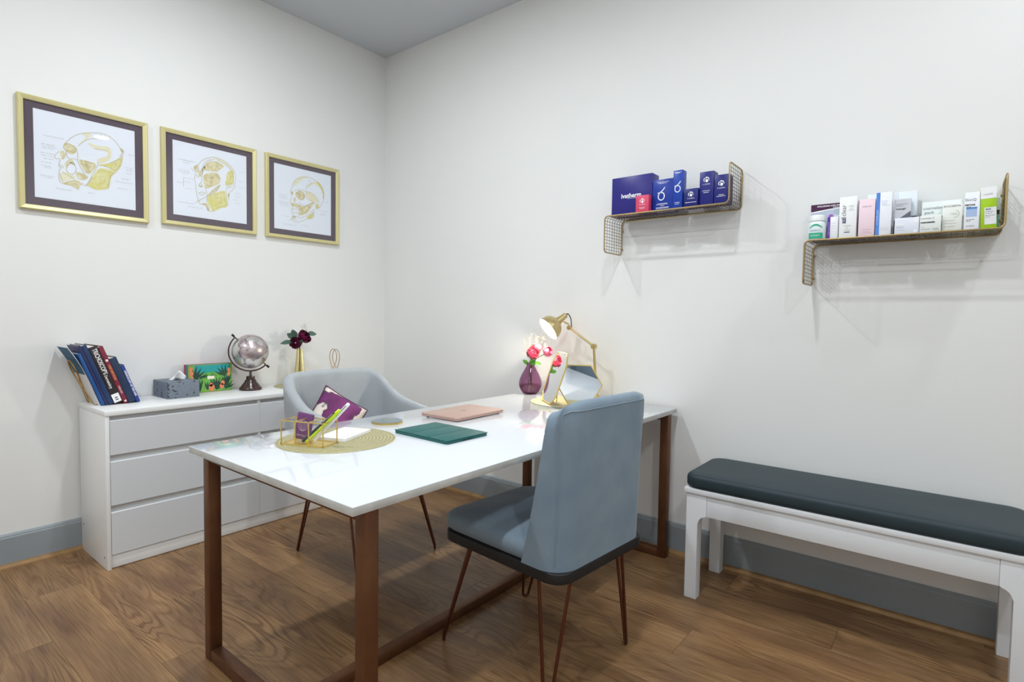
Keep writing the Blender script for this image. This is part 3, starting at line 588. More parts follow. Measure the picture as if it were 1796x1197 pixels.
# ------------------------------------------------------------------ wire shelves
M_wire = mat('antique_brass_wire', (172, 150, 104), 0.35, metal=0.8)
M_wire2 = mat('dark_brass_wire', (110, 92, 66), 0.4, metal=0.7)
def wire_shelf(label, x0, x1, zb, zl, zh):
    dp = 0.187
    s = thing('wire_shelf', label, 'shelf', (x0, 0, zb), 0, 'brass wire wall shelves')
    W = x1-x0; lo, hi = zl-zb, zh-zb
    prof = round_path([(0, 0, lo), (0, 0, 0), (W, 0, 0), (W, 0, hi)], 0.022, 6)
    def at(p, y): return Vector((p.x, y, p.z))
    # rim: front and back profile joined at both ends
    loop = [(0, -dp, lo), (0, -dp, 0), (W, -dp, 0), (W, -dp, hi), (W, -0.006, hi), (W, -0.006, 0), (0, -0.006, 0), (0, -0.006, lo)]
    bm = NB(); bm_tube(bm, round_path(loop, 0.022, 6, closed=True), 0.0034, 8, closed=True); obj('rim', bm, M_wire, s, angle=60)
    bm = NB(); inner = round_path([(0.002, 0, lo+0.006), (0.002, 0, 0.003), (W-0.002, 0, 0.003), (W-0.002, 0, hi-0.006)], 0.02, 6)
    for k in range(1, 7): bm_tube(bm, [at(p, -0.006-(dp-0.006)*k/7) for p in prof], 0.0011, 5)
    # cross wires every 15.5 mm along the profile
    seglen = [(prof[i+1]-prof[i]).length for i in range(len(prof)-1)]; tot = sum(seglen); d = 0.0155
    while d < tot-0.006:
        a = d; i = 0
        while a > seglen[i]: a -= seglen[i]; i += 1
        p = prof[i].lerp(prof[i+1], a/seglen[i]); bm_tube(bm, [at(p, -dp), at(p, -0.006)], 0.0012, 5); d += 0.0155
    m = obj('wire_mesh', bm, M_wire2, s, angle=60); m['kind'] = 'stuff'
    for px, pz in ((0.003, lo+0.03), (0.003, lo+0.125), (W-0.003, 0.05), (W-0.003, hi-0.04)):
        bm = NB(); bm_lathe(bm, [(0.006, -0.0055), (0.006, -0.002), (0.004, 0.0), (0.004, 0.004), (0.002, 0.005)], 14, plane((px, -0.006, pz), (1, 0, 0), (0, 0, 1)))
        obj('wall_fixing', bm, M_wire, s)
    return s
wire_shelf('brass wire wall shelf holding blue boxes, the one nearer the room corner', 1.936, 2.536, 1.668, 1.492, 1.843)
wire_shelf('brass wire wall shelf holding mostly white cartons, above the bench', 2.836, 3.434, 1.483, 1.314, 1.664)

# cartons on the shelves
def PM(c, rough=0.35, name=None): return mat(name or ('carton_%02x%02x%02x' % tuple(c)), c, rough, spec=0.4)
WHITE, NAVYT, GREYT = PM((245, 246, 248)), PM((44, 42, 110)), PM((120, 124, 128))
DARKT = PM((50, 52, 58)); LOGO = PM((250, 250, 252), 0.5, 'white_print')
def carton(name, label, x0, x1, yf, dep, zt, zb, col, cat='box', group=None, tilt=0, rough=0.35):
    t = thing(name, label, cat, ((x0+x1)/2, yf+dep/2, zb), 0, group)
    if tilt: t.rotation_euler[1] = math.radians(tilt)
    w = x1-x0; bm = NB(); bm_box(bm, -w/2, w/2, -dep/2, dep/2, 0, zt-zb, bevel=0.0012, seg=2); obj('body', bm, PM(col, rough), t, angle=30)
    t['_w'] = w; t['_h'] = zt-zb; t['_d'] = dep
    return t
def front(t, u, v, off=0.0006):
    """front plane of a carton; u,v are fractions of width and height"""
    return plane(((u-0.5)*t['_w'], -t['_d']/2-off, v*t['_h']), (1, 0, 0), (0, 0, 1))
def patch(t, name, u0, u1, v0, v1, m, off=0.0004):
    bm = NB(); w, h = t['_w'], t['_h']; bm_flat(bm, [(0, 0), ((u1-u0)*w, 0), ((u1-u0)*w, (v1-v0)*h), (0, (v1-v0)*h)], front(t, u0, v0, off)); return flat_obj(name, bm, m, t)
def lines(t, name, rows, m, th=0.0016, seed=1):
    """lines of small print: rows of (u0,u1,v)"""
    bm = NB(); rnd = random.Random(seed); w = t['_w']
    for u0, u1, v in rows:
        x = u0*w
        while x < u1*w-0.001:
            l = min(rnd.uniform(0.003, 0.008), u1*w-x); bm_flat(bm, [(x, -th/2), (x+l, -th/2), (x+l, th/2), (x, th/2)], front(t, 0, v, 0.0008)); x += l+0.0014
    return _stuff(flat_obj(name, bm, m, t))
def _stuff(o): o['kind'] = 'stuff'; return o
def swirl_logo(t, u, v, r, m):
    """round white emblem made of a hooked crescent, a drop and a small arc"""
    bm = NB(); M = front(t, u, v, 0.0008)
    a = [(r*math.cos(math.radians(q)), r*math.sin(math.radians(q))) for q in range(-20, 130, 10)]
    b = [(r*0.2+r*0.62*math.cos(math.radians(q)), r*0.05+r*0.55*math.sin(math.radians(q))) for q in range(120, -30, -10)]
    bm_flat(bm, a+b, M)
    bm_flat(bm, [(0.12*r+0.5*r*math.cos(math.radians(q)), -0.4*r+0.48*r*math.sin(math.radians(q))) for q in range(0, 360, 20)], M)
    bm_strip(bm, [(r*0.92*math.cos(math.radians(q)), r*0.92*math.sin(math.radians(q))) for q in range(140, 225, 10)], r*0.22, M)
    bm_strip(bm, [(-0.75*r, 0.45*r), (-0.2*r, 0.2*r), (0.5*r, 0.0)], r*0.12, M)
    return flat_obj('emblem', bm, m, t)
def ring_logo(t, u, v, s, m):
    """brush-drawn ring with a slanting tail"""
    bm = NB(); M = front(t, u, v, 0.0008)
    bm_strip(bm, [(s*0.62*math.cos(math.radians(q)), s*0.72*math.sin(math.radians(q))) for q in range(0, 361, 15)], s*0.17, M)
    bm_strip(bm, [(-0.75*s, 0.62*s), (-0.1*s, 0.85*s), (-0.35*s, 0.55*s)], s*0.16, M)
    bm_strip(bm, [(-0.15*s, 0.78*s), (0.3*s, 1.15*s), (0.68*s, 1.65*s)], s*0.17, M)
    return flat_obj('emblem', bm, m, t)
Z1 = 1.6722
GR1 = 'cartons on the shelf nearer the corner'
t = carton('carton', 'largest blue-violet carton lettered Ivatherm at the left end of the shelf', 1.943, 2.158, -0.132, 0.075, 1.862, Z1, (36, 31, 122), group=GR1)
text('lettering', 'Ivatherm', 0.030, LOGO, t, front(t, 0.49, 0.50), bold=0.0006); lines(t, 'small_print', [(0.40, 0.66, 0.43)], LOGO, 0.0012)
t = carton('carton', 'small coral pink carton with white round emblem in front of the blue-violet one', 2.094, 2.160, -0.172, 0.035, 1.752, Z1, (214, 72, 106), group=GR1)
swirl_logo(t, 0.5, 0.66, 0.0115, LOGO); text('lettering', 'iS CLINICAL', 0.0062, LOGO, t, front(t, 0.5, 0.45)); lines(t, 'small_print', [(0.24, 0.76, 0.27), (0.34, 0.66, 0.21)], LOGO, 0.0014)
t = carton('carton', 'broad blue carton with a white ring logo, beside the coral pink carton', 2.164, 2.266, -0.140, 0.07, 1.8215, Z1, (8, 50, 150), group=GR1)
ring_logo(t, 0.44, 0.47, 0.0245, LOGO); lines(t, 'small_print', [(0.22, 0.80, 0.915), (0.30, 0.70, 0.875), (0.26, 0.74, 0.24), (0.2, 0.78, 0.215), (0.4, 0.6, 0.17), (0.18, 0.82, 0.12), (0.2, 0.8, 0.095)], LOGO, 0.0018)
t = carton('carton', 'tall slim blue carton with a white ring logo', 2.270, 2.315, -0.150, 0.045, 1.850, Z1, (10, 58, 162), group=GR1)
ring_logo(t, 0.48, 0.52, 0.0205, LOGO); lines(t, 'small_print', [(0.12, 0.9, 0.945), (0.25, 0.7, 0.925), (0.2, 0.75, 0.17), (0.25, 0.7, 0.13)], LOGO, 0.002)
t = carton('carton', 'lowest navy carton with white round emblem, between two taller blue ones', 2.328, 2.391, -0.160, 0.06, 1.756, Z1, (22, 28, 112), group=GR1)
swirl_logo(t, 0.48, 0.69, 0.0115, LOGO); text('lettering', 'iS CLINICAL', 0.0062, LOGO, t, front(t, 0.5, 0.47)); lines(t, 'small_print', [(0.08, 0.9, 0.26)], LOGO, 0.002)
t = carton('carton', 'tall navy carton with white round emblem, second from the raised shelf end', 2.3935, 2.457, -0.150, 0.055, 1.8245, Z1, (24, 29, 118), group=GR1)
swirl_logo(t, 0.49, 0.76, 0.0125, LOGO); text('lettering', 'iS CLINICAL', 0.0064, LOGO, t, front(t, 0.5, 0.63)); lines(t, 'small_print', [(0.22, 0.74, 0.44), (0.3, 0.68, 0.39)], LOGO, 0.002)
t = carton('carton', 'navy carton with white round emblem right beside the raised shelf end', 2.463, 2.524, -0.160, 0.06, 1.7995, Z1, (23, 29, 115), group=GR1)
swirl_logo(t, 0.5, 0.70, 0.0125, LOGO); text('lettering', 'iS CLINICAL', 0.0064, LOGO, t, front(t, 0.5, 0.54)); lines(t, 'small_print', [(0.32, 0.7, 0.31), (0.2, 0.82, 0.26)], LOGO, 0.002)

Z2 = 1.4872
GR2 = 'cartons on the shelf above the bench'
# grey-and-purple large carton at the back
t = carton('carton', 'wide silver carton with purple lettered band behind the white jar', 2.838, 3.006, -0.092, 0.045, 1.638, Z2, (176, 186, 204), group=GR2)
bm = NB(); w, h = t['_w'], t['_h']
bm_flat(bm, [(0, h), (0, h*0.80)]+[(w*q/8, h*(0.80+0.09*math.sin(PI*0.5*q/8)-0.0*q)) for q in range(1, 9)]+[(w, h)], front(t, 0, 0, 0.0004)); flat_obj('purple_band', bm, PM((66, 18, 62)), t)
bm = NB(); bm_strip(bm, [(w*q/8, h*(0.79+0.09*math.sin(PI*0.5*q/8))) for q in range(0, 9)], 0.004, front(t, 0, 0, 0.0006)); flat_obj('white_curve', bm, LOGO, t)
text('lettering', 'HYALURONIC ACID 30MG + LIDOCAINE', 0.0075, LOGO, t, front(t, 0.53, 0.94), bold=0.0002, xs=0.98)
text('lettering', 'PREFILLED SYRINGE', 0.0065, LOGO, t, front(t, 0.64, 0.89)); 
bm = NB(); bm_flat(bm, [(0.008*math.cos(q*PI/8), 0.008*math.sin(q*PI/8)) for q in range(16)], front(t, 0.43, 0.66, 0.0006)); flat_obj('violet_dot', bm, PM((168, 90, 190)), t)
text('lettering', 'Revofil', 0.014, LOGO, t, front(t, 0.62, 0.66), bold=0.0003)
# white plastic jar with green label
t = thing('cream_jar', 'white rounded plastic tub with green label at the left end of the shelf', 'jar', (2.871, -0.145, Z2), 0)
bm = NB(); bm_lathe(bm, [(0.0295, 0), (0.0315, 0.003), (0.0320, 0.05), (0.0305, 0.064), (0.0255, 0.073)], 36); obj('body', bm, mat('white_plastic', (226, 236, 236), 0.3), t)
bm = NB(); bm_lathe(bm, [(0.0275, 0.0732), (0.0285, 0.0745), (0.0285, 0.094), (0.0265, 0.097)], 36); obj('lid', bm, mat('white_plastic_lid', (232, 236, 236), 0.3), t)
M_green = mat('green_label', (38, 172, 136), 0.4)
def on_cyl(bm, r, a0, a1, z0, z1, mi=0, n=16, zf=None):
    A = [bm.verts.new((r*math.cos(a0+(a1-a0)*k/n), r*math.sin(a0+(a1-a0)*k/n), z0 if zf is None else zf(k/n)[0])) for k in range(n+1)]
    B = [bm.verts.new((r*math.cos(a0+(a1-a0)*k/n), r*math.sin(a0+(a1-a0)*k/n), z1 if zf is None else zf(k/n)[1])) for k in range(n+1)]
    for k in range(n): bm.faces.new((A[k], A[k+1], B[k+1], B[k])).material_index = mi
ac_ = -PI/2+0.02
bm = NB(); on_cyl(bm, 0.0326, ac_-0.85, ac_+0.85, 0.004, 0.026)
on_cyl(bm, 0.0326, ac_-0.75, ac_+0.75, 0, 0, zf=lambda q: (0.044+0.010*math.sin(PI*q), 0.048+0.013*math.sin(PI*q)))
flat_obj('green_label', bm, M_green, t)
text('lettering', 'Epaderm', 0.0095, mat('jar_blue_print', (90, 150, 200), 0.5), t, plane((0.0, -0.0331, 0.036), (1, 0, 0), (0, 0, 1)))
text('lettering', 'OINTMENT', 0.0065, LOGO, t, plane((0.0, -0.0331, 0.015), (1, 0, 0), (0, 0, 1)))
t = carton('carton', 'short white carton with a purple side stripe beside the jar', 2.907, 2.944, -0.142, 0.045, 1.5755, Z2, (240, 242, 248), group=GR2)
patch(t, 'purple_stripe', 0, 0.27, 0, 1, PM((92, 50, 158))); text('lettering', 'Hydroquinone', 0.0088, PM((190, 160, 225)), t, plane((-0.0137, -0.0232, 0.042), (0, 0, 1), (-1, 0, 0)))
lines(t, 'small_print', [(0.4, 0.75, 0.72), (0.4, 0.8, 0.60), (0.4, 0.8, 0.5)], PM((200, 205, 220)), 0.0015)
t = carton('carton', 'tall white carton lettered aziclear upwards in purple', 2.948, 3.006, -0.150, 0.045, 1.6465, Z2, (240, 242, 242), group=GR2)
text('lettering', 'azi', 0.0225, NAVYT, t, plane((-0.0135, -0.0232, 0.0575), (0, 0, 1), (-1, 0, 0)), bold=0.0006, align='LEFT')
text('lettering', 'clear', 0.0225, GREYT, t, plane((-0.0135, -0.0232, 0.0850), (0, 0, 1), (-1, 0, 0)), align='LEFT')
lines(t, 'small_print', [(0.55, 0.85, 0.77), (0.6, 0.8, 0.72), (0.55, 0.85, 0.67), (0.3, 0.7, 0.30), (0.42, 0.55, 0.25), (0.3, 0.68, 0.20)], GREYT, 0.0013)
patch(t, 'purple_bar', 0.32, 0.64, 0.135, 0.155, NAVYT)
t = carton('carton', 'pale pink carton beside the aziclear carton', 3.013, 3.065, -0.150, 0.05, 1.6305, Z2, (240, 216, 226), group=GR2)
text('lettering', 'OBAGI', 0.0075, GREYT, t, front(t, 0.5, 0.80), space=1.5); lines(t, 'small_print', [(0.2, 0.8, 0.2), (0.3, 0.7, 0.15), (0.15, 0.85, 0.11)], PM((205, 180, 192)), 0.0013)
t = carton('carton', 'plain white carton standing behind the pale pink one', 3.032, 3.064, -0.088, 0.06, 1.6565, Z2, (222, 232, 240), group=GR2)
t = carton('carton', 'tall white carton with a blue stripe down its left side', 3.068, 3.117, -0.150, 0.045, 1.649, Z2, (238, 241, 248), group=GR2)
patch(t, 'blue_stripe', 0, 0.25, 0, 1, PM((84, 138, 220))); text('lettering', 'COSMELAN', 0.0105, PM((190, 212, 245)), t, plane((-0.0185, -0.0232, 0.07), (0, 0, 1), (-1, 0, 0)))
lines(t, 'small_print', [(0.32, 0.75, 0.80), (0.32, 0.72, 0.765), (0.32, 0.7, 0.73), (0.4, 0.9, 0.70), (0.35, 0.85, 0.18), (0.35, 0.85, 0.14)], PM((200, 206, 222)), 0.0013)
t = carton('carton', 'tallest silver-white carton at the back of the shelf middle', 3.120, 3.190, -0.084, 0.06, 1.6565, Z2, (226, 234, 242), group=GR2)
patch(t, 'dark_foot', 0.74, 1, 0, 0.45, PM((70, 92, 104))); patch(t, 'grey_rule', 0.06, 0.075, 0.66, 1.0, PM((196, 206, 214))); patch(t, 'grey_rule', 0.15, 0.165, 0.66, 1.0, PM((196, 206, 214)))
t = carton('carton', 'grey carton with a dark slanting lower half behind the low white box', 3.123, 3.174, -0.124, 0.035, 1.6225, Z2, (196, 198, 204), group=GR2)
bm = NB(); w, h = t['_w'], t['_h']; bm_flat(bm, [(0, 0), (w, 0), (w, h*0.66), (0, h*0.38)], front(t, 0, 0, 0.0004)); flat_obj('dark_slant', bm, PM((92, 94, 102)), t)
bm = NB(); bm_flat(bm, [(0, 0), (w, 0), (w, h*0.48), (0, h*0.42)], front(t, 0, 0, 0.0006)); flat_obj('black_slant', bm, PM((46, 50, 56)), t)
lines(t, 'small_print', [(0.1, 0.8, 0.86), (0.1, 0.55, 0.81)], GREYT, 0.0014); text('lettering', 'mesogel', 0.009, DARKT, t, front(t, 0.4, 0.73), bold=0.0002)
t = carton('carton', 'low wide white box in the front row left of the cosmelan 2 box', 3.129, 3.202, -0.162, 0.035, 1.5465, Z2, (226, 231, 243), group=GR2)
patch(t, 'white_square', 0.78, 0.98, 0.66, 0.98, WHITE); patch(t, 'white_square', 0.78, 0.92, 0.06, 0.26, PM((236, 238, 250))); patch(t, 'white_bar', 0.06, 0.4, 0.56, 0.63, WHITE); patch(t, 'white_bar', 0.06, 0.5, 0.84, 0.9, WHITE)
lines(t, 'small_print', [(0.06, 0.4, 0.45), (0.06, 0.38, 0.4), (0.06, 0.45, 0.25)], PM((196, 204, 220)), 0.0013)
t = carton('carton', 'wide white carton lettered cosmelan pack in the back row', 3.206, 3.322, -0.102, 0.06, 1.606, Z2, (226, 233, 232), group=GR2)
text('lettering', 'cosmelan', 0.0155, GREYT, t, front(t, 0.28, 0.80)); text('lettering', 'pack', 0.0155, GREYT, t, front(t, 0.19, 0.67)); patch(t, 'maroon_bar', 0.24, 0.52, 0.50, 0.55, PM((62, 22, 44)))
t = carton('carton', 'low white box lettered cosmelan 2 in the front row', 3.204, 3.265, -0.162, 0.045, 1.5480, Z2, (228, 233, 230), group=GR2)
text('lettering', 'cosmelan 2', 0.0085, GREYT, t, front(t, 0.36, 0.83)); text('lettering', 'mesoestetic', 0.0085, DARKT, t, front(t, 0.38, 0.60), bold=0.0004); lines(t, 'small_print', [(0.08, 0.2, 0.32), (0.08, 0.5, 0.2), (0.62, 0.9, 0.22), (0.62, 0.9, 0.15)], GREYT, 0.0012)
t = carton('carton', 'white carton lettered BIODERMA with a pale green crescent', 3.267, 3.322, -0.140, 0.037, 1.587, Z2, (234, 238, 232), group=GR2)
text('lettering', 'BIODERMA', 0.0098, GREYT, t, front(t, 0.49, 0.90)); bm = NB(); bm_strip(bm, [(0.0125*math.cos(math.radians(q)), 0.0125*math.sin(math.radians(q))) for q in range(-100, 80, 12)], 0.0012, front(t, 0.62, 0.63, 0.0008)); flat_obj('crescent', bm, PM((150, 196, 130)), t)
lines(t, 'small_print', [(0.4, 0.75, 0.64), (0.55, 0.75, 0.60), (0.1, 0.65, 0.40), (0.12, 0.75, 0.30), (0.12, 0.7, 0.19), (0.1, 0.8, 0.05)], PM((170, 176, 170)), 0.0012)
t = carton('carton', 'slim white carton lettered SkinQ with a blue panel', 3.3275, 3.368, -0.140, 0.04, 1.6195, Z2, (238, 242, 248), group=GR2)
text('lettering', 'SkinQ', 0.0125, GREYT, t, front(t, 0.40, 0.80)); text('lettering', 'PEPTIDE', 0.0075, DARKT, t, front(t, 0.37, 0.665), bold=0.0003); lines(t, 'small_print', [(0.12, 0.45, 0.62), (0.15, 0.7, 0.285), (0.15, 0.45, 0.25), (0.15, 0.7, 0.12)], DARKT, 0.0014)
patch(t, 'blue_panel', 0.12, 0.85, 0.36, 0.61, PM((168, 192, 228))); patch(t, 'blue_bar', 0.12, 0.85, 0.56, 0.61, PM((88, 140, 200)), 0.0006)
t = carton('carton', 'lime green and white carton at the raised shelf end', 3.3735, 3.4155, -0.140, 0.045, 1.6320, Z2, (166, 208, 26), group=GR2, tilt=-2.0)
patch(t, 'white_top', 0, 1, 0.73, 1, WHITE); patch(t, 'white_panel', 0.24, 0.98, 0.12, 0.52, PM((236, 238, 242))); text('lettering', 'BHA', 0.0072, PM((90, 96, 130)), t, front(t, 0.48, 0.475, 0.0008), bold=0.0003)
text('lettering', 'medik8', 0.0085, PM((170, 176, 182)), t, front(t, 0.45, 0.83, 0.0008)); lines(t, 'small_print', [(0.28, 0.85, 0.42), (0.28, 0.7, 0.38), (0.28, 0.9, 0.33), (0.28, 0.6, 0.29)], GREYT, 0.0013)
t = carton('carton', 'narrow white and teal carton half hidden behind the lime green one', 3.396, 3.424, -0.068, 0.045, 1.620, Z2, (226, 236, 234), group=GR2)
patch(t, 'teal_foot', 0, 1, 0, 0.45, PM((126, 190, 176))); patch(t, 'black_bar', 0, 1, 0.45, 0.57, DARKT)
for o in bpy.data.objects:
    for q in ('_w', '_h', '_d'):
        if q in o: del o[q]

# ------------------------------------------------------------------ on the chest of drawers
KZ = KH+0.0002
M_brass = mat('polished_gold', (228, 216, 164), 0.25, metal=0.75)
M_gwire = mat('gold_wire', (176, 142, 88), 0.3, metal=0.85)
# wire ribbon bookends
def bookend(label, loc, rotz, lean):
    t = thing('bookend', label, 'bookend', loc, rotz, 'gold wire ribbon bookends')
    R_ = [(-0.062, 0.002), (-0.040, 0.045), (-0.012, 0.095), (0.014, 0.135), (0.020, 0.170), (0.004, 0.203), (-0.026, 0.212), (-0.052, 0.188), (-0.056, 0.150), (-0.036, 0.100), (-0.010, 0.050), (0.012, 0.002)]
    for s in (1, -1):
        bm = NB(); bm_tube(bm, smooth_path([(s*x, -lean*z+s*0.0022, z) for x, z in R_], 5), 0.0021, 8); obj('ribbon_loop', bm, M_gwire, t, angle=60)
    bm = NB(); bm_tube(bm, round_path([(-0.062, 0, 0.0022), (-0.062, 0.045, 0.0022), (0.062, 0.045, 0.0022), (0.062, 0, 0.0022)], 0.012, 4), 0.0021, 8); obj('foot_wire', bm, M_gwire, t, angle=60)
    return t
bookend('gold wire ribbon bookend propping the leaning books', (0.095, -1.829, KZ), 0, 0.385)
bookend('gold wire ribbon bookend standing alone between vase and corner', (0.12, -0.507, KZ), math.radians(1), 0.0)
# leaning books: each leans over to -y about its lower left edge
ANG = math.radians(20)
M_pages = mat('book_pages', (226, 222, 212), 0.8)
def book(name, label, ybase, th, hh, dep, xs, col, spine=(), soft=False):
    """spine at x=xs facing +x; ybase = lower left corner on the chest top"""
    t = thing(name, label, 'book', (xs-dep/2, ybase, KZ), 0, 'books leaning on the chest of drawers')
    t.rotation_euler = (ANG, 0, 0); m = mat('cover_%02x%02x%02x' % tuple(col), col, 0.45)
    t.location.z += 0.0
    c = 0.0018 if not soft else 0.0007
    bm = NB(); bm_box(bm, dep/2-0.003, dep/2, 0, th, 0, hh, bevel=min(0.002, th*0.3)); sp = obj('spine', bm, m, t)
    for a in (0, th-c):
        bm = NB(); bm_box(bm, -dep/2, dep/2-0.002, a, a+c, 0, hh); obj('cover', bm, m, t)
    bm = NB(); bm_box(bm, -dep/2+0.004, dep/2-0.003, c, th-c, 0.004, hh-0.005); obj('pages', bm, M_pages, t)
    return t
def spine_plane(dep, th, h): return plane((dep/2+0.0005, th*0.5, h), (0, 0, -1), (0, 1, 0))
# teal and white leaflet that bends over at the top
t = thing('leaflet', 'bent teal and white leaflet, outermost in the row of leaning books', 'leaflet', (0.10, -1.8185, KZ), 0)
bm = NB(); prof = [(0.0, 0.0), (-0.020, 0.055), (-0.039, 0.110), (-0.058, 0.160), (-0.078, 0.205), (-0.100, 0.245), (-0.118, 0.275)]
pr = smooth_path([(a, b, 0) for a, b in prof], 4); A = []
for q in pr: A.append([bm.verts.new((x, q.x+w, q.y)) for x, w in ((-0.085, 0), (0.09, 0), (0.09, 0.0025), (-0.085, 0.0025))])
for i, (a, b) in enumerate(zip(A, A[1:])):
    for k in range(4):
        f = bm.faces.new((a[k], a[(k+1) % 4], b[(k+1) % 4], b[k]))
        f.material_index = 1 if (i >= 11 and k == 0) else 0
bm.faces.new(A[0]); bm.faces.new(A[-1])
obj('sheet', bm, [mat('leaflet_white', (232, 232, 234), 0.5), mat('leaflet_teal', (14, 84, 116), 0.5, spec=0.25)], t)
books = [
    ('booklet', 'bright blue booklet beside the bent leaflet', 0.013, 0.262, 0.17, (14, 78, 142), True),
    ('booklet', 'dark violet-blue booklet, second of the thin booklets', 0.011, 0.300, 0.175, (32, 34, 84), True),
    ('booklet', 'navy booklet next to the thick black book', 0.020, 0.300, 0.18, (16, 46, 92), True),
    ('book', 'thick black book with white spine lettering and a white label', 0.036, 0.290, 0.19, (30, 20, 26), False),
    ('book', 'maroon book with gold lettering on its spine', 0.019, 0.292, 0.19, (122, 24, 52), False),
    ('book', 'plain navy hardback between the maroon and the blue book', 0.030, 0.232, 0.18, (20, 44, 76), False),
    ('book', 'short royal blue book with white lettering at the end of the row', 0.015, 0.196, 0.165, (24, 58, 140), False)]
M_wprint = mat('spine_white_print', (230, 228, 226), 0.5); M_gprint = mat('spine_gold_print', (214, 150, 84), 0.5)
yb = -1.8140
for i, (n, lab, th, hh, dep, col, soft) in enumerate(books):
    t = book(n, lab, yb, th, hh, dep, 0.205, col, soft=soft)
    if i == 3:
        text('lettering', 'TRICHOSCOPY', 0.026, M_wprint, t, spine_plane(dep, th*1.05, 0.215), bold=0.0007, xs=0.72)
        text('lettering', 'in Dermatology', 0.017, M_wprint, t, spine_plane(dep, th*0.9, 0.118), bold=0.0003, xs=0.75)
        bm = NB(); bm_flat(bm, [(-0.021, -0.0155), (0.021, -0.0155), (0.021, 0.0155), (-0.021, 0.0155)], spine_plane(dep, th, 0.028)); flat_obj('spine_label', bm, mat('label_white', (238, 238, 238), 0.6), t)
        bm = NB()
        for u in (-0.006, 0.004): bm_flat(bm, [(u, -0.006), (u+0.005, -0.006), (u+0.005, 0.006), (u, 0.006)], plane((dep/2+0.0009, th*0.5, 0.026), (0, 0, -1), (0, 1, 0)))
        flat_obj('label_mark', bm, mat('label_ink', (60, 60, 66), 0.6), t)
    if i == 4:
        text('lettering', 'HAIR AND SCALP', 0.0125, M_gprint, t, spine_plane(dep, th, 0.160), bold=0.0004, xs=0.8)
        text('lettering', 'DISEASES', 0.010, M_wprint, t, spine_plane(dep, th, 0.070))
        bm = NB(); bm_flat(bm, [(0.006*math.cos(q*PI/8), 0.006*math.sin(q*PI/8)) for q in range(16)], spine_plane(dep, th, 0.222)); flat_obj('spine_dot', bm, M_wprint, t)
        bm = NB(); bm_flat(bm, [(-0.004, -0.004), (0.004, -0.004), (0.004, 0.004), (-0.004, 0.004)], spine_plane(dep, th, 0.012)); flat_obj('spine_mark', bm, M_wprint, t)
    if i == 6: text('lettering', 'DERMOSCOPY OF THE HAIR', 0.0105, M_wprint, t, spine_plane(dep, th, 0.100), bold=0.0004, xs=1.0)
    yb += (th+0.0008)/math.cos(ANG)
# tissue box
def terrazzo(name, base, chip, scale, thr):
    m = bpy.data.materials.new(name); m.use_nodes = True; nt = m.node_tree; L = nt.links.new; N = nt.nodes.new
    p = nt.nodes['Principled BSDF']; tc = N('ShaderNodeTexCoord')
    n = N('ShaderNodeTexNoise'); n.inputs['Scale'].default_value = scale; n.inputs['Detail'].default_value = 2.5; L(tc.outputs['Object'], n.inputs['Vector'])
    r = N('ShaderNodeValToRGB'); e = r.color_ramp.elements; e[0].position = thr; e[0].color = rgb(base); e[1].position = thr+0.03; e[1].color = rgb(chip)
    L(n.outputs['Fac'], r.inputs['Fac'])
    n2 = N('ShaderNodeTexNoise'); n2.inputs['Scale'].default_value = 160; L(tc.outputs['Object'], n2.inputs['Vector'])
    mx = N('ShaderNodeMix'); mx.data_type = 'RGBA'; mx.blend_type = 'OVERLAY'; mx.inputs['Factor'].default_value = 0.35; L(r.outputs['Color'], mx.inputs['A']); L(n2.outputs['Color'], mx.inputs['B'])
    L(mx.outputs['Result'], p.inputs['Base Color']); p.inputs['Roughness'].default_value = 0.7
    return m
M_terr = terrazzo('terrazzo_print', (112, 122, 134), (44, 48, 56), 75, 0.61)
t = thing('tissue_box', 'grey terrazzo-patterned tissue box with a white tissue sticking out', 'tissue box', (0.108, -1.461, KZ))
bm = NB(); bm_box(bm, -0.092, 0.100, -0.0755, 0.0755, 0, 0.086, bevel=0.001); obj('carton', bm, M_terr, t)
bm = NB(); bm_flat(bm, [(0.055*math.cos(q*PI/12), 0.018*math.sin(q*PI/12)) for q in range(24)], Matrix.Translation((0, 0, 0.0864))); flat_obj('slot', bm, mat('slot_dark', (70, 74, 80), 0.8), t)
bm = NB(); rnd = random.Random(3); g = []
for i in range(9):
    rw = []
    for j in range(5):
        u, v = i/8, j/4
        top = 0.052*(1-abs(u-0.55)/0.62)
        rw.append(bm.verts.new((0.014*math.sin(u*8)*(1-0.5*v)+0.016*v*math.sin(u*3), (u-0.5)*0.075+0.010*v, 0.0866+v*top)))
    g.append(rw)
for i in range(8):
    for j in range(4): bm.faces.new((g[i][j], g[i+1][j], g[i+1][j+1], g[i][j+1]))
o = obj('tissue', bm, mat('tissue_white', (244, 245, 247), 0.8), t, angle=70); md = o.modifiers.new('s', 'SOLIDIFY'); md.thickness = 0.0008
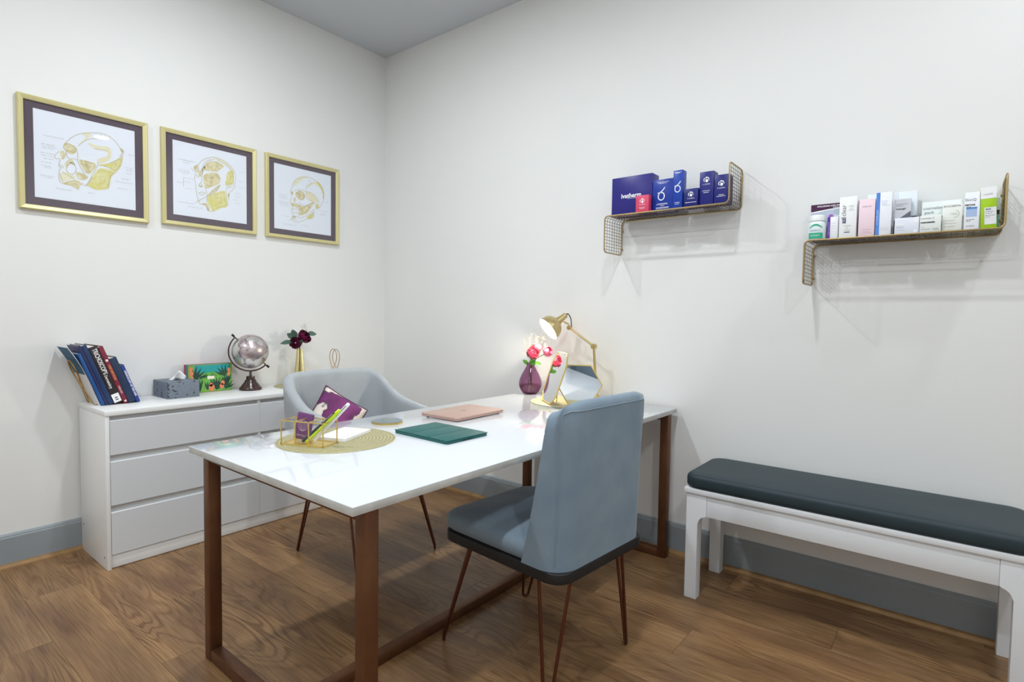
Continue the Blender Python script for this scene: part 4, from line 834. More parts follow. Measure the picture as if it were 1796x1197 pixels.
# gift box with a tropical print
t = thing('gift_box', 'flat gift box printed with a green jungle scene behind the tissue box', 'box', (0.058, -1.272, KZ))
bm = NB(); bm_box(bm, -0.010, 0.017, -0.118, 0.118, 0, 0.157, bevel=0.001); obj('lid', bm, mat('gift_teal', (34, 116, 130), 0.4), t)
bm = NB(); bm_box(bm, -0.034, -0.0102, -0.118, 0.118, 0, 0.156, bevel=0.001); obj('base', bm, mat('gift_crimson', (170, 34, 66), 0.4), t)
G = lambda d: plane((0.0174+d, 0, 0.0785), (0, 1, 0), (0, 0, 1))
GM = [mat('gift_green', (46, 150, 84), 0.5, vary=(28, 0.16, (118, 178, 62))), mat('gift_blue', (30, 150, 168), 0.5, vary=(18, 0.25, (20, 160, 140))), mat('gift_dark_leaf', (14, 62, 48), 0.5), mat('gift_orange', (214, 142, 84), 0.5, vary=(60, 0.2, (226, 120, 96))), mat('gift_gold', (150, 158, 54), 0.4), mat('gift_lime', (134, 190, 66), 0.5), mat('gift_label', (240, 234, 218), 0.6)]
bm = NB(); bm_flat(bm, [(-0.117, -0.077), (0.117, -0.077), (0.117, 0.077), (-0.117, 0.077)], G(0), 4)
bm_flat(bm, [(-0.113, -0.073), (0.113, -0.073), (0.113, 0.073), (-0.113, 0.073)], G(0.0002), 0)
bm_flat(bm, [(-0.085, 0.073), (0.10, 0.073), (0.10, 0.045), (0.05, 0.028), (0.0, 0.034), (-0.05, 0.026), (-0.085, 0.04)], G(0.0004), 1)
def frond(cx, cy, a0, n, l, spread, mi, d):
    for k in range(n):
        a = a0+spread*(k/(n-1)-0.5); u = Vector((math.cos(a), math.sin(a))); w = Vector((-u.y, u.x))*l*0.085; c = Vector((cx, cy))
        bm_flat(bm, [tuple(c), tuple(c+u*l*0.5+w), tuple(c+u*l), tuple(c+u*l*0.5-w)], G(d+0.00002*k), mi)
def clampd(v): return max(-0.112, min(0.112, v))
frond(-0.092, -0.010, 1.0, 5, 0.085, 1.3, 2, 0.0006); frond(-0.055, -0.072, 2.0, 6, 0.072, 1.2, 2, 0.0006)
frond(0.030, -0.070, 1.3, 7, 0.076, 1.5, 2, 0.0006); frond(0.078, 0.005, 1.9, 5, 0.068, 1.5, 2, 0.0006); frond(0.080, -0.068, 1.2, 5, 0.062, 1.5, 2, 0.0006); frond(-0.020, -0.066, 1.2, 5, 0.050, 1.2, 2, 0.00055); frond(-0.085, -0.066, 1.5, 5, 0.055, 1.0, 5, 0.00055); frond(0.095, -0.040, 1.9, 6, 0.060, 1.2, 2, 0.00062); frond(-0.030, 0.0, 1.2, 6, 0.030, 2.6, 2, 0.00052); frond(0.015, 0.004, 1.7, 6, 0.026, 2.6, 2, 0.00052)
for cx, cy in ((-0.015, -0.010), (-0.055, 0.010), (0.03, 0.012), (-0.035, -0.022), (0.045, -0.005)): frond(cx, cy, 1.57, 7, 0.024, 5.2, 5, 0.0005)
for cx, cy, r in ((-0.102, 0.055, 0.010), (-0.100, 0.030, 0.011), (-0.098, 0.006, 0.009), (0.100, 0.040, 0.010), (0.098, 0.016, 0.009), (0.005, -0.055, 0.016), (0.065, -0.032, 0.011), (0.060, -0.050, 0.012), (-0.092, -0.055, 0.012), (0.002, -0.038, 0.009)):
    bm_flat(bm, [(cx+r*math.cos(q*PI/7), cy+r*1.25*math.sin(q*PI/7)) for q in range(14)], G(0.0008), 3)
bm_flat(bm, [(-0.018, -0.006), (0.020, -0.006), (0.020, 0.011), (-0.018, 0.011)], G(0.0010), 6)
flat_obj('jungle_print', bm, GM, t)
# globe
t = thing('globe', 'small silver desk globe on a dark turned wooden base', 'globe', (0.14, -1.079, KZ))
view = Vector((3.17, -1.57, 0)).normalized(); tx = Vector((-view.y, view.x, 0))     # plane of the meridian arc
def globe_mat():
    m = bpy.data.materials.new('silver_globe'); m.use_nodes = True; nt = m.node_tree; L = nt.links.new; N = nt.nodes.new
    p = nt.nodes['Principled BSDF']; tc = N('ShaderNodeTexCoord')
    n = N('ShaderNodeTexNoise'); n.inputs['Scale'].default_value = 11; n.inputs['Detail'].default_value = 5; L(tc.outputs['Object'], n.inputs['Vector'])
    r = N('ShaderNodeValToRGB'); e = r.color_ramp.elements; e[0].position = 0.46; e[0].color = rgb(208, 206, 204); e[1].position = 0.72; e[1].color = rgb(196, 190, 180)
    for q, c in ((0.50, (206, 203, 202)), (0.515, (140, 122, 126)), (0.56, (196, 184, 186)), (0.62, (176, 160, 164))): e.new(q).color = rgb(c)
    L(n.outputs['Fac'], r.inputs['Fac']); L(r.outputs['Color'], p.inputs['Base Color'])
    p.inputs['Metallic'].default_value = 0.8; p.inputs['Roughness'].default_value = 0.33
    return m
GC = Vector((0, 0, 0.222)); GRr = 0.098
bm = NB(); bmesh.ops.create_uvsphere(bm, u_segments=40, v_segments=24, radius=GRr, matrix=Matrix.Translation(GC)); obj('sphere', bm, globe_mat(), t, angle=80)
M_dkmetal = mat('dark_bronze', (92, 66, 66), 0.4, metal=0.7)
def gp(a, r): return GC+tx*(r*math.cos(a))+Vector((0, 0, r*math.sin(a)))
bm = NB()
a0, a1 = math.radians(133), math.radians(317); R1, R2 = [], []
rings = []
for k in range(37):
    a = a0+(a1-a0)*k/36
    rings.append([bm.verts.new(gp(a, r)+view*w) for r, w in ((0.109, -0.0065), (0.109, 0.0065), (0.1165, 0.0065), (0.1165, -0.0065))])
for A, B in zip(rings, rings[1:]):
    for q in range(4): bm.faces.new((A[q], A[(q+1) % 4], B[(q+1) % 4], B[q]))
bm.faces.new(rings[0]); bm.faces.new(rings[-1][::-1]); obj('meridian_arc', bm, M_dkmetal, t)
for a in (math.radians(134), math.radians(316)):
    bm = NB(); bm_tube(bm, [gp(a, 0.095), gp(a, 0.118), gp(a, 0.1185), gp(a, 0.132), gp(a, 0.1325), gp(a, 0.137)], [0.003, 0.003, 0.006, 0.006, 0.0075, 0.0055], 12); obj('pivot_pin', bm, mat('pin_dark', (46, 42, 46), 0.35, metal=0.7), t)
M_ebony = mat('ebony_lacquer', (48, 32, 32), 0.22, spec=0.6, vary=(14, 0.3, (66, 44, 42)))
bm = NB(); bm_lathe(bm, [(0.058, 0), (0.061, 0.004), (0.060, 0.012), (0.052, 0.020), (0.050, 0.023), (0.046, 0.030), (0.036, 0.042), (0.033, 0.046), (0.028, 0.058), (0.023, 0.062), (0.0235, 0.070), (0.022, 0.079), (0.010, 0.0805), (0.007, 0.083), (0.0065, 0.107)], 40); obj('base', bm, M_ebony, t, angle=50)
# round woven mats
def woven(name, col, col2, rings_):
    m = bpy.data.materials.new(name); m.use_nodes = True; nt = m.node_tree; L = nt.links.new; N = nt.nodes.new
    p = nt.nodes['Principled BSDF']; tc = N('ShaderNodeTexCoord')
    w = N('ShaderNodeTexWave'); w.wave_type = 'RINGS'; w.rings_direction = 'Z'; w.inputs['Scale'].default_value = rings_; w.inputs['Distortion'].default_value = 0.3; w.inputs['Detail'].default_value = 1
    L(tc.outputs['Object'], w.inputs['Vector'])
    n = N('ShaderNodeTexNoise'); n.inputs['Scale'].default_value = 260; L(tc.outputs['Object'], n.inputs['Vector'])
    mx = N('ShaderNodeMix'); mx.data_type = 'RGBA'; mx.inputs['A'].default_value = rgb(col2); mx.inputs['B'].default_value = rgb(col); L(w.outputs['Fac'], mx.inputs['Factor'])
    m2 = N('ShaderNodeMix'); m2.data_type = 'RGBA'; m2.blend_type = 'OVERLAY'; m2.inputs['Factor'].default_value = 0.5; L(mx.outputs['Result'], m2.inputs['A']); L(n.outputs['Fac'], m2.inputs['B'])
    L(m2.outputs['Result'], p.inputs['Base Color']); p.inputs['Metallic'].default_value = 0.35; p.inputs['Roughness'].default_value = 0.5
    b = N('ShaderNodeBump'); b.inputs['Strength'].default_value = 0.5; b.inputs['Distance'].default_value = 0.001; L(w.outputs['Fac'], b.inputs['Height']); L(b.outputs[0], p.inputs['Normal'])
    return m
M_mat = woven('woven_gold', (192, 186, 146), (158, 151, 110), 26)
def placemat(label, c, z, r):
    bm = NB(); bm_lathe(bm, [(r-0.001, 0), (r, 0.0008), (r-0.001, 0.0022)]+[(r*q, 0.0022) for q in (0.8, 0.5, 0.2, 0.02)], 72)
    return tag(obj('placemat', bm, M_mat, None, (c[0], c[1], z)), label, 'mat', 'round gold woven mats')
placemat('round gold woven mat on the chest of drawers beside the globe', (0.176, -0.765), KZ, 0.17)
MATZ = KZ+0.0023
# flowers
def bloom(bm, C, R_, axis, layers, seed, mi=0):
    rnd = random.Random(seed); ax = Vector(axis).normalized(); q = ax.to_track_quat('Z', 'Y').to_matrix()
    for li, (rr, n, th1) in enumerate(layers):
        for k in range(n):
            ph = 2*PI*(k/n)+li*0.7+rnd.uniform(-0.15, 0.15); wd = PI/n*1.25; r = R_*rr*rnd.uniform(0.93, 1.05); te = math.radians(th1+rnd.uniform(-9, 9)); g = []
            for i in range(5):
                rw = []
                for j in range(5):
                    u, v = -1+2*i/4, j/4
                    th = math.radians(155)+(te-math.radians(155))*v*(1-0.12*u*u)
                    w = wd*u*(0.45+0.75*math.sin(PI*min(v, 0.85)))
                    rad = r*(1+0.10*v*v+0.05*math.sin(5*u+li)*v-0.10*u*u*v)
                    rw.append(bm.verts.new(Vector(C)+q @ Vector((rad*math.sin(th)*math.cos(ph+w), rad*math.sin(th)*math.sin(ph+w), rad*math.cos(th)))))
                g.append(rw)
            for i in range(4):
                for j in range(4): bm.faces.new((g[i][j], g[i+1][j], g[i+1][j+1], g[i][j+1])).material_index = mi
def leaf(bm, p, d, l, w, curl=0.2, mi=0):
    p = Vector(p); d = Vector(d).normalized(); s = d.cross(Vector((0.8, -0.6, 0.25)))
    s = s.normalized() if s.length > 0.1 else Vector((1, 0, 0)); nn = s.cross(d); prev = None
    for k in range(7):
        t = k/6; ww = w*math.sin(PI*min(max(t, 0.02), 0.985))**0.8; c = p+d*l*t-nn*curl*l*t*t*-1*0-Vector((0, 0, curl*l*t*t))
        row_ = [bm.verts.new(c-s*ww+nn*ww*0.35), bm.verts.new(c), bm.verts.new(c+s*ww+nn*ww*0.35)]
        if prev:
            for a in range(2): bm.faces.new((prev[a], prev[a+1], row_[a+1], row_[a])).material_index = mi
        prev = row_
def foliage_obj(name, bm, m, parent): return obj(name, bm, m, parent, angle=70)
M_burg = mat('burgundy_petal', (132, 16, 76), 0.6, vary=(40, 0.3, (88, 8, 54)))
M_pinkp = mat('pink_petal', (198, 66, 104), 0.6, vary=(34, 0.22, (222, 132, 152)))
M_stem = mat('flower_stem', (66, 96, 50), 0.6); M_sage = mat('sage_leaf', (84, 112, 100), 0.6, vary=(30, 0.3, (58, 86, 72))); M_leafg = mat('fresh_leaf', (92, 156, 52), 0.5)
M_dry = mat('dried_seed', (146, 112, 76), 0.7); M_drystem = mat('dried_stem', (150, 150, 118), 0.7)
def flower(label, root, c, R_, axis, m, layers, seed, leaves=(), ml=None, group=None, name='flower', neck=None):
    t = thing(name, label, 'flower', root, 0, group); rt_ = Vector(root); c = Vector(c)-rt_
    bm = NB(); mid = Vector((c.x*0.45, c.y*0.45, c.z*0.55)); mid = (Vector(neck)-rt_) if neck else mid; bm_tube(bm, smooth_path([(0, 0, 0), mid, c-Vector(axis).normalized()*R_*0.8], 5), 0.0022, 6); obj('stem', bm, M_stem, t, angle=60)
    bm = NB(); bloom(bm, c, R_, axis, layers, seed); foliage_obj('bloom', bm, m, t)
    for lp, ld, l, w in leaves:
        bm = NB(); leaf(bm, Vector(lp)-rt_, ld, l, w); foliage_obj('leaf', bm, ml or M_leafg, t)
    return t
LAY = [(0.26, 4, 25), (0.42, 5, 35), (0.58, 6, 46), (0.74, 7, 58), (0.88, 8, 72), (1.0, 8, 86)]
# gold vase of three fused tapering tubes
VX, VY = 0.12, -0.757
t = thing('bud_vase', 'slender gold bud vase with dark red flowers on the chest of drawers', 'vase', (VX, VY, MATZ))
for k in range(3):
    a = 2*PI*k/3+0.35; bm = NB(); u = Vector((math.cos(a), math.sin(a), 0))
    bm_tube(bm, [u*0.024, u*0.020+Vector((0, 0, 0.08)), u*0.0125+Vector((0, 0, 0.17)), u*0.0105+Vector((0, 0, 0.224))], [0.016, 0.0145, 0.0105, 0.0085], 18); obj('tube', bm, M_brass, t, angle=60)
vz = MATZ+0.2245
flower('dark burgundy bloom hanging lower left of the gold bud vase', (VX+0.0085, VY-0.006, vz), (VX+0.012, VY-0.036, 0.981), 0.037, (0.75, -0.55, 0.25), M_burg, LAY, 4,
       [((VX, VY-0.05, 0.985), (0.1, -1, 0.12), 0.085, 0.014), ((VX+0.02, VY-0.012, 0.965), (0.4, 0.1, 1), 0.05, 0.012)], M_sage, 'burgundy flowers in the gold bud vase')
flower('dark burgundy bloom at the upper right of the gold bud vase', (VX-0.0105, VY+0.004, vz), (VX+0.008, VY+0.030, 1.020), 0.040, (0.8, 0.1, 0.45), M_burg, LAY, 5,
       [((VX, VY+0.045, 1.03), (0.1, 1, 0.25), 0.070, 0.017), ((VX-0.01, VY-0.02, 1.00), (0.1, -0.35, 1), 0.085, 0.020), ((VX-0.01, VY-0.02, 1.00), (0.1, -0.9, 0.8), 0.085, 0.020)], M_sage, 'burgundy flowers in the gold bud vase')
def sprig(name, label, root, tips, seed, rs=0.0016, group=None):
    t = thing(name, label, 'dried flowers', root, 0, group); rnd = random.Random(seed); b1, b2 = NB(), NB()
    for tp in tips:
        c = Vector(tp)-Vector(root); bend = Vector((rnd.uniform(-.012, .012), rnd.uniform(-.012, .012), 0)); path = smooth_path([(0, 0, 0), c*0.5+bend, c], 4)
        bm_tube(b1, path, 0.0004, 4)
        for k in range(14):
            s = rnd.uniform(0.45, 1.0); base = path[int(s*(len(path)-1))]; e = base+Vector((rnd.uniform(-1, 1), rnd.uniform(-1, 1), rnd.uniform(0.0, 1.2)))*0.018
            bm_tube(b1, [base, e], 0.0003, 4); bmesh.ops.create_icosphere(b2, subdivisions=1, radius=rs*rnd.uniform(0.6, 1.3), matrix=Matrix.Translation(e))
    obj('stems', b1, M_drystem, t)['kind'] = 'stuff'; obj('seed_heads', b2, M_dry, t)['kind'] = 'stuff'
    return t
sprig('dried_sprig', 'pale dried sprig above the burgundy flowers', (VX+0.001, VY+0.0105, vz), [(VX, VY+0.04, 1.10), (VX+0.005, VY+0.055, 1.085), (VX, VY+0.015, 1.085)], 8)

# ------------------------------------------------------------------ on the desk
TZ = DZ+0.0003
placemat('round gold woven mat under the glass pen box at the near end of the desk', (1.645, -1.523), TZ, 0.200)
placemat('round gold woven mat under the mirrors at the far end of the desk', (1.768, -0.232), TZ, 0.192)
MZ = TZ+0.0024
M_clear = thin_glass('clear_glass')
# glass pen box with gold edges
t = thing('pen_box', 'small clear glass pen box with gold edges on the near woven mat', 'pen holder', (1.633, -1.6225, MZ), math.radians(22.4))
bw, bd, bh = 0.080, 0.0395, 0.080; x0, x1, y0, y1 = -bw, bw, -bd, bd
M_gedge = mat('gold_edge', (222, 194, 112), 0.28, metal=0.6)
bm = NB(); bm_box(bm, x0+0.002, x1-0.002, y0+0.002, y1-0.002, 0.0, 0.0025); obj('floor_plate', bm, M_gedge, t)
for z in (0.004, bh):
    for a, b in (((x0, y0), (x1, y0)), ((x1, y0), (x1, y1)), ((x1, y1), (x0, y1)), ((x0, y1), (x0, y0))):
        bm = NB(); r_ = 0.0030 if z == bh else 0.0050
        bm_box(bm, min(a[0], b[0])-r_/2, max(a[0], b[0])+r_/2, min(a[1], b[1])-r_/2, max(a[1], b[1])+r_/2, z-r_, z); obj('edge_bar', bm, M_gedge, t)
XD = (x0, x0+0.053, x0+0.106, x1)
for x in XD:
    for y in (y0, y1):
        bm = NB(); bm_box(bm, x-0.0016, x+0.0016, y-0.0016, y+0.0016, 0.004, bh); obj('corner_bar', bm, M_gedge, t)
for x in XD[1:3]:
    bm = NB(); bm_box(bm, x-0.0015, x+0.0015, y0, y1, bh-0.003, bh); obj('edge_bar', bm, M_gedge, t)
for a, b in (((x0, y0), (x1, y0)), ((x0, y1), (x1, y1))):
    bm = NB(); bm_flat(bm, [(a[0], 0.004), (b[0], 0.004), (b[0], bh-0.002), (a[0], bh-0.002)], plane((0, a[1], 0), (1, 0, 0), (0, 0, 1))); flat_obj('pane', bm, M_clear, t)
for x in (x0, XD[2], x1):
    bm = NB(); bm_flat(bm, [(y0, 0.004), (y1, 0.004), (y1, bh-0.002), (y0, bh-0.002)], plane((x, 0, 0), (0, 1, 0), (0, 0, 1))); flat_obj('pane', bm, M_clear, t)
RB = Matrix.Translation((1.633, -1.6225, MZ)) @ Matrix.Rotation(math.radians(22.4), 4, 'Z')
def inbox(x, y, z): return RB @ Vector((x, y, z))
# purple card leaning in the left compartment
t = thing('brochure_card', 'purple card with a white line emblem standing in the glass pen box', 'card', inbox(-0.043, 0.010, 0.0035), math.radians(22.4))
M_plum = mat('plum_card', (104, 54, 106), 0.5)
cm = Matrix.Rotation(math.radians(-8), 4, 'X') @ Matrix.Rotation(math.radians(7), 4, 'Y')
bm = NB(); bm_box(bm, -0.031, 0.031, 0, 0.012, 0.004, 0.094, bevel=0.004, M=cm); obj('card_pack', bm, M_plum, t)
CP = cm @ plane((0, -0.0006, 0.052), (1, 0, 0), (0, 0, 1)); bm = NB()
for w in (0.006, 0.012, 0.018): bm_strip(bm, [(w*math.sin(math.radians(q)), 0.018*math.cos(math.radians(q))) for q in range(20, 341, 16)], 0.0009, CP)
bm_strip(bm, [(0, -0.02), (0, 0.012)], 0.0008, CP); flat_obj('emblem', bm, mat('card_white_print', (222, 200, 220), 0.5), t)
text('lettering', 'SKIN CULT', 0.0075, MATS['card_white_print'], t, cm @ plane((0, -0.0006, 0.018), (1, 0, 0), (0, 0, 1)))
# pens
def pen(name, label, a, b, r, cols, split=0.45, cat='pen', clip=None, tip=None):
    t = thing(name, label, cat, a); A = Vector((0, 0, 0)); B = Vector(b)-Vector(a); D_ = B.normalized(); Ln = B.length
    bm = NB(); bm_tube(bm, [A+D_*0.010, A+D_*Ln*split], r, 14); obj('barrel', bm, cols[0], t)
    bm = NB(); bm_tube(bm, [A, A+D_*0.002, A+D_*0.010], [r*0.2, r*0.4, r*0.9], 14); obj('tip', bm, tip or cols[0], t)
    bm = NB(); bm_tube(bm, [A+D_*Ln*split, A+D_*(Ln-0.003), B], [r*1.08, r*1.08, r*0.8], 14); obj('cap', bm, cols[1], t)
    if clip:
        up_ = Vector((0.5, -0.8, 0.3)); up_ = (up_-up_.dot(D_)*D_).normalized()
        bm = NB(); bm_tube(bm, [A+D_*Ln*0.68+up_*(r+0.0016), A+D_*Ln*0.95+up_*(r+0.0016), A+D_*Ln*0.95+up_*r*0.8], 0.0012, 6); obj('clip', bm, clip, t)
    return t
M_lime2 = mat('highlighter_lime', (206, 232, 40), 0.4); M_penblk = mat('pen_navy', (40, 48, 62), 0.3); M_penwh = mat('pen_white', (240, 241, 243), 0.3); M_silver = mat('pen_silver', (200, 202, 204), 0.25, metal=0.9)
pa = inbox(-0.015, -0.026, 0.005)
pen('ballpoint_pen', 'dark navy pen with silver tip leaning in the glass pen box', pa, pa+Vector((0.096, 0.068, 0.105)), 0.0052, (M_penblk, mat('pen_black', (20, 22, 28), 0.3)), 0.6, clip=M_silver, tip=M_silver)
pa = inbox(-0.001, -0.022, 0.005)
pen('highlighter', 'lime yellow highlighter leaning in the glass pen box', pa, pa+Vector((0.097, 0.068, 0.114)), 0.0058, (M_lime2, M_lime2), 0.5, clip=M_lime2)
pa = inbox(0.018, -0.008, 0.005)
pen('marker_pen', 'white pen standing highest in the glass pen box', pa, pa+Vector((0.100, 0.072, 0.134)), 0.0058, (M_penwh, M_penwh), 0.55, clip=mat('clip_dark', (40, 42, 48), 0.3))
bm = NB(); P_ = inbox(-0.008, 0.012, 0.0040)
bm_box(bm, -0.014, 0.014, -0.007, 0.007, 0, 0.007, bevel=0.002); o = tag(obj('lighter_clip', bm, M_gedge, None, P_, math.radians(10)), 'small gold clip lying in the middle of the glass pen box', 'clip')
# notepad
t = thing('notepad', 'white notepad with a blue rule lying on the near woven mat', 'notepad', (1.622, -1.477, MZ), math.radians(24))
bm = NB(); bm_box(bm, -0.055, 0.055, -0.088, 0.088, 0, 0.005, bevel=0.0005); obj('back_sheets', bm, mat('paper_white', (238, 240, 243), 0.7), t)
bm = NB(); bm_box(bm, -0.054, 0.055, -0.087, 0.088, 0.0052, 0.0115, bevel=0.0005); obj('top_sheets', bm, mat('paper_white2', (246, 247, 250), 0.65), t)
bm = NB(); bm_strip(bm, [(0.038, -0.078), (0.038, 0.02)], 0.002, Matrix.Translation((0, 0, 0.0118))); bm_strip(bm, [(0.030, -0.06), (0.030, 0.05)], 0.0007, Matrix.Translation((0, 0, 0.0118))); flat_obj('blue_rule', bm, mat('rule_blue', (90, 96, 150), 0.6), t)
# agate coaster
t = thing('coaster', 'grey agate coaster with a gilded rim on the desk', 'coaster', (1.523, -1.205, TZ)); rnd = random.Random(2)
rr = [0.062+0.0015*math.sin(3*q*PI/24+1)+rnd.uniform(-.0007, .0007) for q in range(48)]
bm = NB(); bm_prism(bm, [(rr[q]*math.cos(q*PI/24), rr[q]*math.sin(q*PI/24)) for q in range(48)], 0.0062); obj('gilded_rim', bm, mat('gilt', (196, 168, 92), 0.35, metal=0.7, bump=(90, 0.6)), t)
bm = NB(); bm_prism(bm, [((rr[q]-0.002)*math.cos(q*PI/24), (rr[q]-0.002)*math.sin(q*PI/24)) for q in range(48)], 0.0012, Matrix.Translation((0, 0, 0.0061))); obj('stone_face', bm, mat('agate_grey', (122, 136, 142), 0.25, vary=(14, 0.3, (98, 112, 118))), t)
bm = NB()
for q in range(8):
    a = q*PI/4; bm_strip(bm, [(0.003*math.cos(a), 0.003*math.sin(a)), (0.013*math.cos(a), 0.013*math.sin(a))], 0.002, Matrix.Translation((0, 0, 0.0076)))
flat_obj('gold_star', bm, mat('gold_print', (190, 176, 116), 0.4, metal=0.4), t)
# tablet in a folio cover
t = thing('tablet', 'tablet in a dark green folding cover lying on the desk', 'tablet', (1.846, -1.218, TZ), math.radians(-1.5))
M_folio = mat('green_folio', (26, 92, 90), 0.5, bump=(300, 0.12))
bm = NB(); bm_prism(bm, rrect(-0.141, 0.141, -0.103, 0.103, 0.010, 5), 0.009, bevel=0.0025); obj('case', bm, M_folio, t)
for a, b in ((-0.1405, -0.050), (-0.0475, 0.0435), (0.046, 0.1405)):
    bm = NB(); bm_box(bm, a, b, -0.1025, 0.1025, 0.0092, 0.0125, bevel=0.0012); obj('cover_panel', bm, M_folio, t)
bm = NB(); bm_box(bm, 0.1412, 0.1422, -0.03, 0.02, 0.0025, 0.0055); obj('button_cutout', bm, mat('cutout', (14, 48, 48), 0.6), t)
# closed laptop
t = thing('laptop', 'closed rose gold laptop lying on the desk', 'laptop', (1.622, -0.860, TZ), math.radians(1.0))
M_rose = mat('rose_gold', (208, 176, 162), 0.32, metal=0.55); M_rose2 = mat('rose_gold_base', (192, 158, 146), 0.35, metal=0.5)
for fx in (-0.09, 0.09):
    for fy in (-0.13, 0.13):
        bm = NB(); bm_lathe(bm, [(0.006, 0), (0.007, 0.001), (0.006, 0.0032)], 12, Matrix.Translation((fx, fy, 0))); obj('foot', bm, mat('rubber', (40, 38, 40), 0.7), t)
bm = NB(); bm_prism(bm, rrect(-0.108, 0.108, -0.156, 0.156, 0.010, 6), 0.0075, Matrix.Translation((0, 0, 0.003)), bevel=0.0028); obj('base', bm, M_rose2, t)
bm = NB(); bm_prism(bm, rrect(-0.1085, 0.1085, -0.1565, 0.1565, 0.010, 6), 0.0045, Matrix.Translation((0, 0, 0.0112)), bevel=0.0018); obj('lid', bm, M_rose, t)
bm = NB(); bm_flat(bm, [(0.014*math.cos(q*PI/12), 0.012*math.sin(q*PI/12)) for q in range(24)], Matrix.Translation((0, 0, 0.0159))); flat_obj('lid_emblem', bm, mat('emblem_rose', (196, 150, 134), 0.2, metal=0.7), t)
# purple glass vase
M_pv = thin_glass('plum_glass', (206, 168, 194), 0.02)
VX2, VY2 = 1.447, -0.125
t = thing('glass_vase', 'round-bellied plum glass vase with pink flowers on the desk', 'vase', (VX2, VY2, TZ))
bm = NB(); bm_lathe(bm, [(0.034, 0.0), (0.041, 0.002), (0.053, 0.018), (0.0635, 0.042), (0.0655, 0.060), (0.061, 0.084), (0.049, 0.112), (0.034, 0.138), (0.0235, 0.158), (0.020, 0.168), (0.021, 0.175), (0.0235, 0.178)], 48, cap1=False); obj('body', bm, M_pv, t, angle=80)
bm = NB(); bm_lathe(bm, [(0.032, 0.003), (0.040, 0.005), (0.051, 0.019), (0.0612, 0.042), (0.0625, 0.052)], 48, cap1=True); obj('water', bm, thin_glass('plum_water', (222, 178, 206)), t, angle=80)
bm = NB(); bm_lathe(bm, [(0.033, 0.0006), (0.040, 0.003), (0.038, 0.007)], 48); obj('thick_base', bm, mat('plum_base', (60, 28, 54), 0.15), t)
NK = [-0.004, 0.003, 0.010]
def in_vase(x, y): return (VX2+x, VY2+y, TZ+0.010)
PL_ = [(0.28, 4, 22), (0.45, 5, 33), (0.62, 6, 44), (0.80, 6, 58), (0.95, 7, 74), (1.05, 7, 90)]
flower('large open pink bloom in front in the plum glass vase', in_vase(-0.012, -0.006), (1.482, -0.150, 0.962), 0.034, (0.75, -0.6, 0.25), M_pinkp, PL_, 11,
       [((1.452, -0.13, 0.893), (0.35, -0.25, 1), 0.05, 0.014), ((1.44, -0.14, 0.89), (-0.55, -0.5, 1), 0.05, 0.012)], M_leafg, 'pink flowers in the plum glass vase', neck=(VX2+NK.pop(0), VY2+0.002, TZ+0.170))
flower('pale pink bloom behind, highest in the plum glass vase', in_vase(0.004, 0.012), (1.480, -0.105, 0.998), 0.029, (0.2, 0.1, 1), mat('pale_pink_petal', (204, 96, 122), 0.6, vary=(34, 0.22, (224, 150, 164))), PL_, 12,
       [((1.45, -0.12, 0.895), (0.6, -0.1, 0.8), 0.045, 0.014)], M_leafg, 'pink flowers in the plum glass vase', neck=(VX2+NK.pop(0), VY2+0.002, TZ+0.170))
flower('half open pink bloom leaning right out of the plum glass vase', in_vase(0.010, -0.010), (1.566, -0.128, 0.972), 0.029, (0.85, 0.0, 0.5), M_pinkp, PL_[:4]+[(0.95, 6, 45)], 13,
       [((1.48, -0.13, 0.905), (1, 0, 0.08), 0.045, 0.009), ((1.465, -0.14, 0.893), (0.8, -0.5, 0.6), 0.05, 0.015)], M_leafg, 'pink flowers in the plum glass vase', neck=(VX2+NK.pop(0), VY2+0.002, TZ+0.170))
sprig('dried_sprig', 'airy dried seed sprigs fanning out above the pink flowers', (VX2, VY2+0.004, TZ+0.150), [(1.40, -0.13, 1.06), (1.43, -0.11, 1.10), (1.46, -0.13, 1.075), (1.49, -0.12, 1.10), (1.52, -0.11, 1.06), (1.54, -0.13, 1.055), (1.57, -0.12, 1.03), (1.42, -0.15, 1.035), (1.47, -0.10, 1.055), (1.50, -0.15, 1.05)], 21, 0.0013)
# desk lamp
lx, ly = 1.862, -0.105
M_lamp = mat('satin_brass', (202, 182, 130), 0.32, metal=0.8)
t = thing('desk_lamp', 'brass jointed desk lamp switched on behind the mirrors', 'lamp', (lx, ly, MZ))
def lp(x, z, y=0.0): return Vector((x-lx, y, z-MZ))
bm = NB(); bm_lathe(bm, [(0.068, 0), (0.070, 0.003), (0.069, 0.012), (0.060, 0.016), (0.016, 0.020), (0.012, 0.030), (0.009, 0.040)], 40); obj('base', bm, M_lamp, t, angle=50)
J1, J2 = lp(1.842, 1.014), lp(1.690, 1.108)
bm = NB(); bm_tube(bm, [Vector((0, 0, 0.035)), J1], 0.0068, 14); obj('post', bm, M_lamp, t)
bm = NB(); bm_tube(bm, [J1, J2], 0.0058, 14); obj('arm', bm, M_lamp, t)
for J in (J1, J2, Vector((0, 0, 0.062))):
    r_ = 0.0115 if J is not J1 else 0.0135
    bm = NB(); bm_tube(bm, [J+Vector((0, -0.013, 0)), J+Vector((0, 0.013, 0))], r_, 18); obj('joint', bm, M_lamp, t)
    bm = NB(); bm_tube(bm, [J+Vector((0, -0.013, 0)), J+Vector((0.004, -0.020, 0)), J+Vector((0.020, -0.023, 0.007))], 0.0026, 8); obj('wing_screw', bm, M_lamp, t)
ax = Vector((-0.42, -0.68, -0.60)).normalized()
SC = lp(1.645, 1.160, -0.007)                        # neck of the shade
LM = ax.to_track_quat('Z', 'Y').to_matrix().to_4x4(); LM.translation = SC
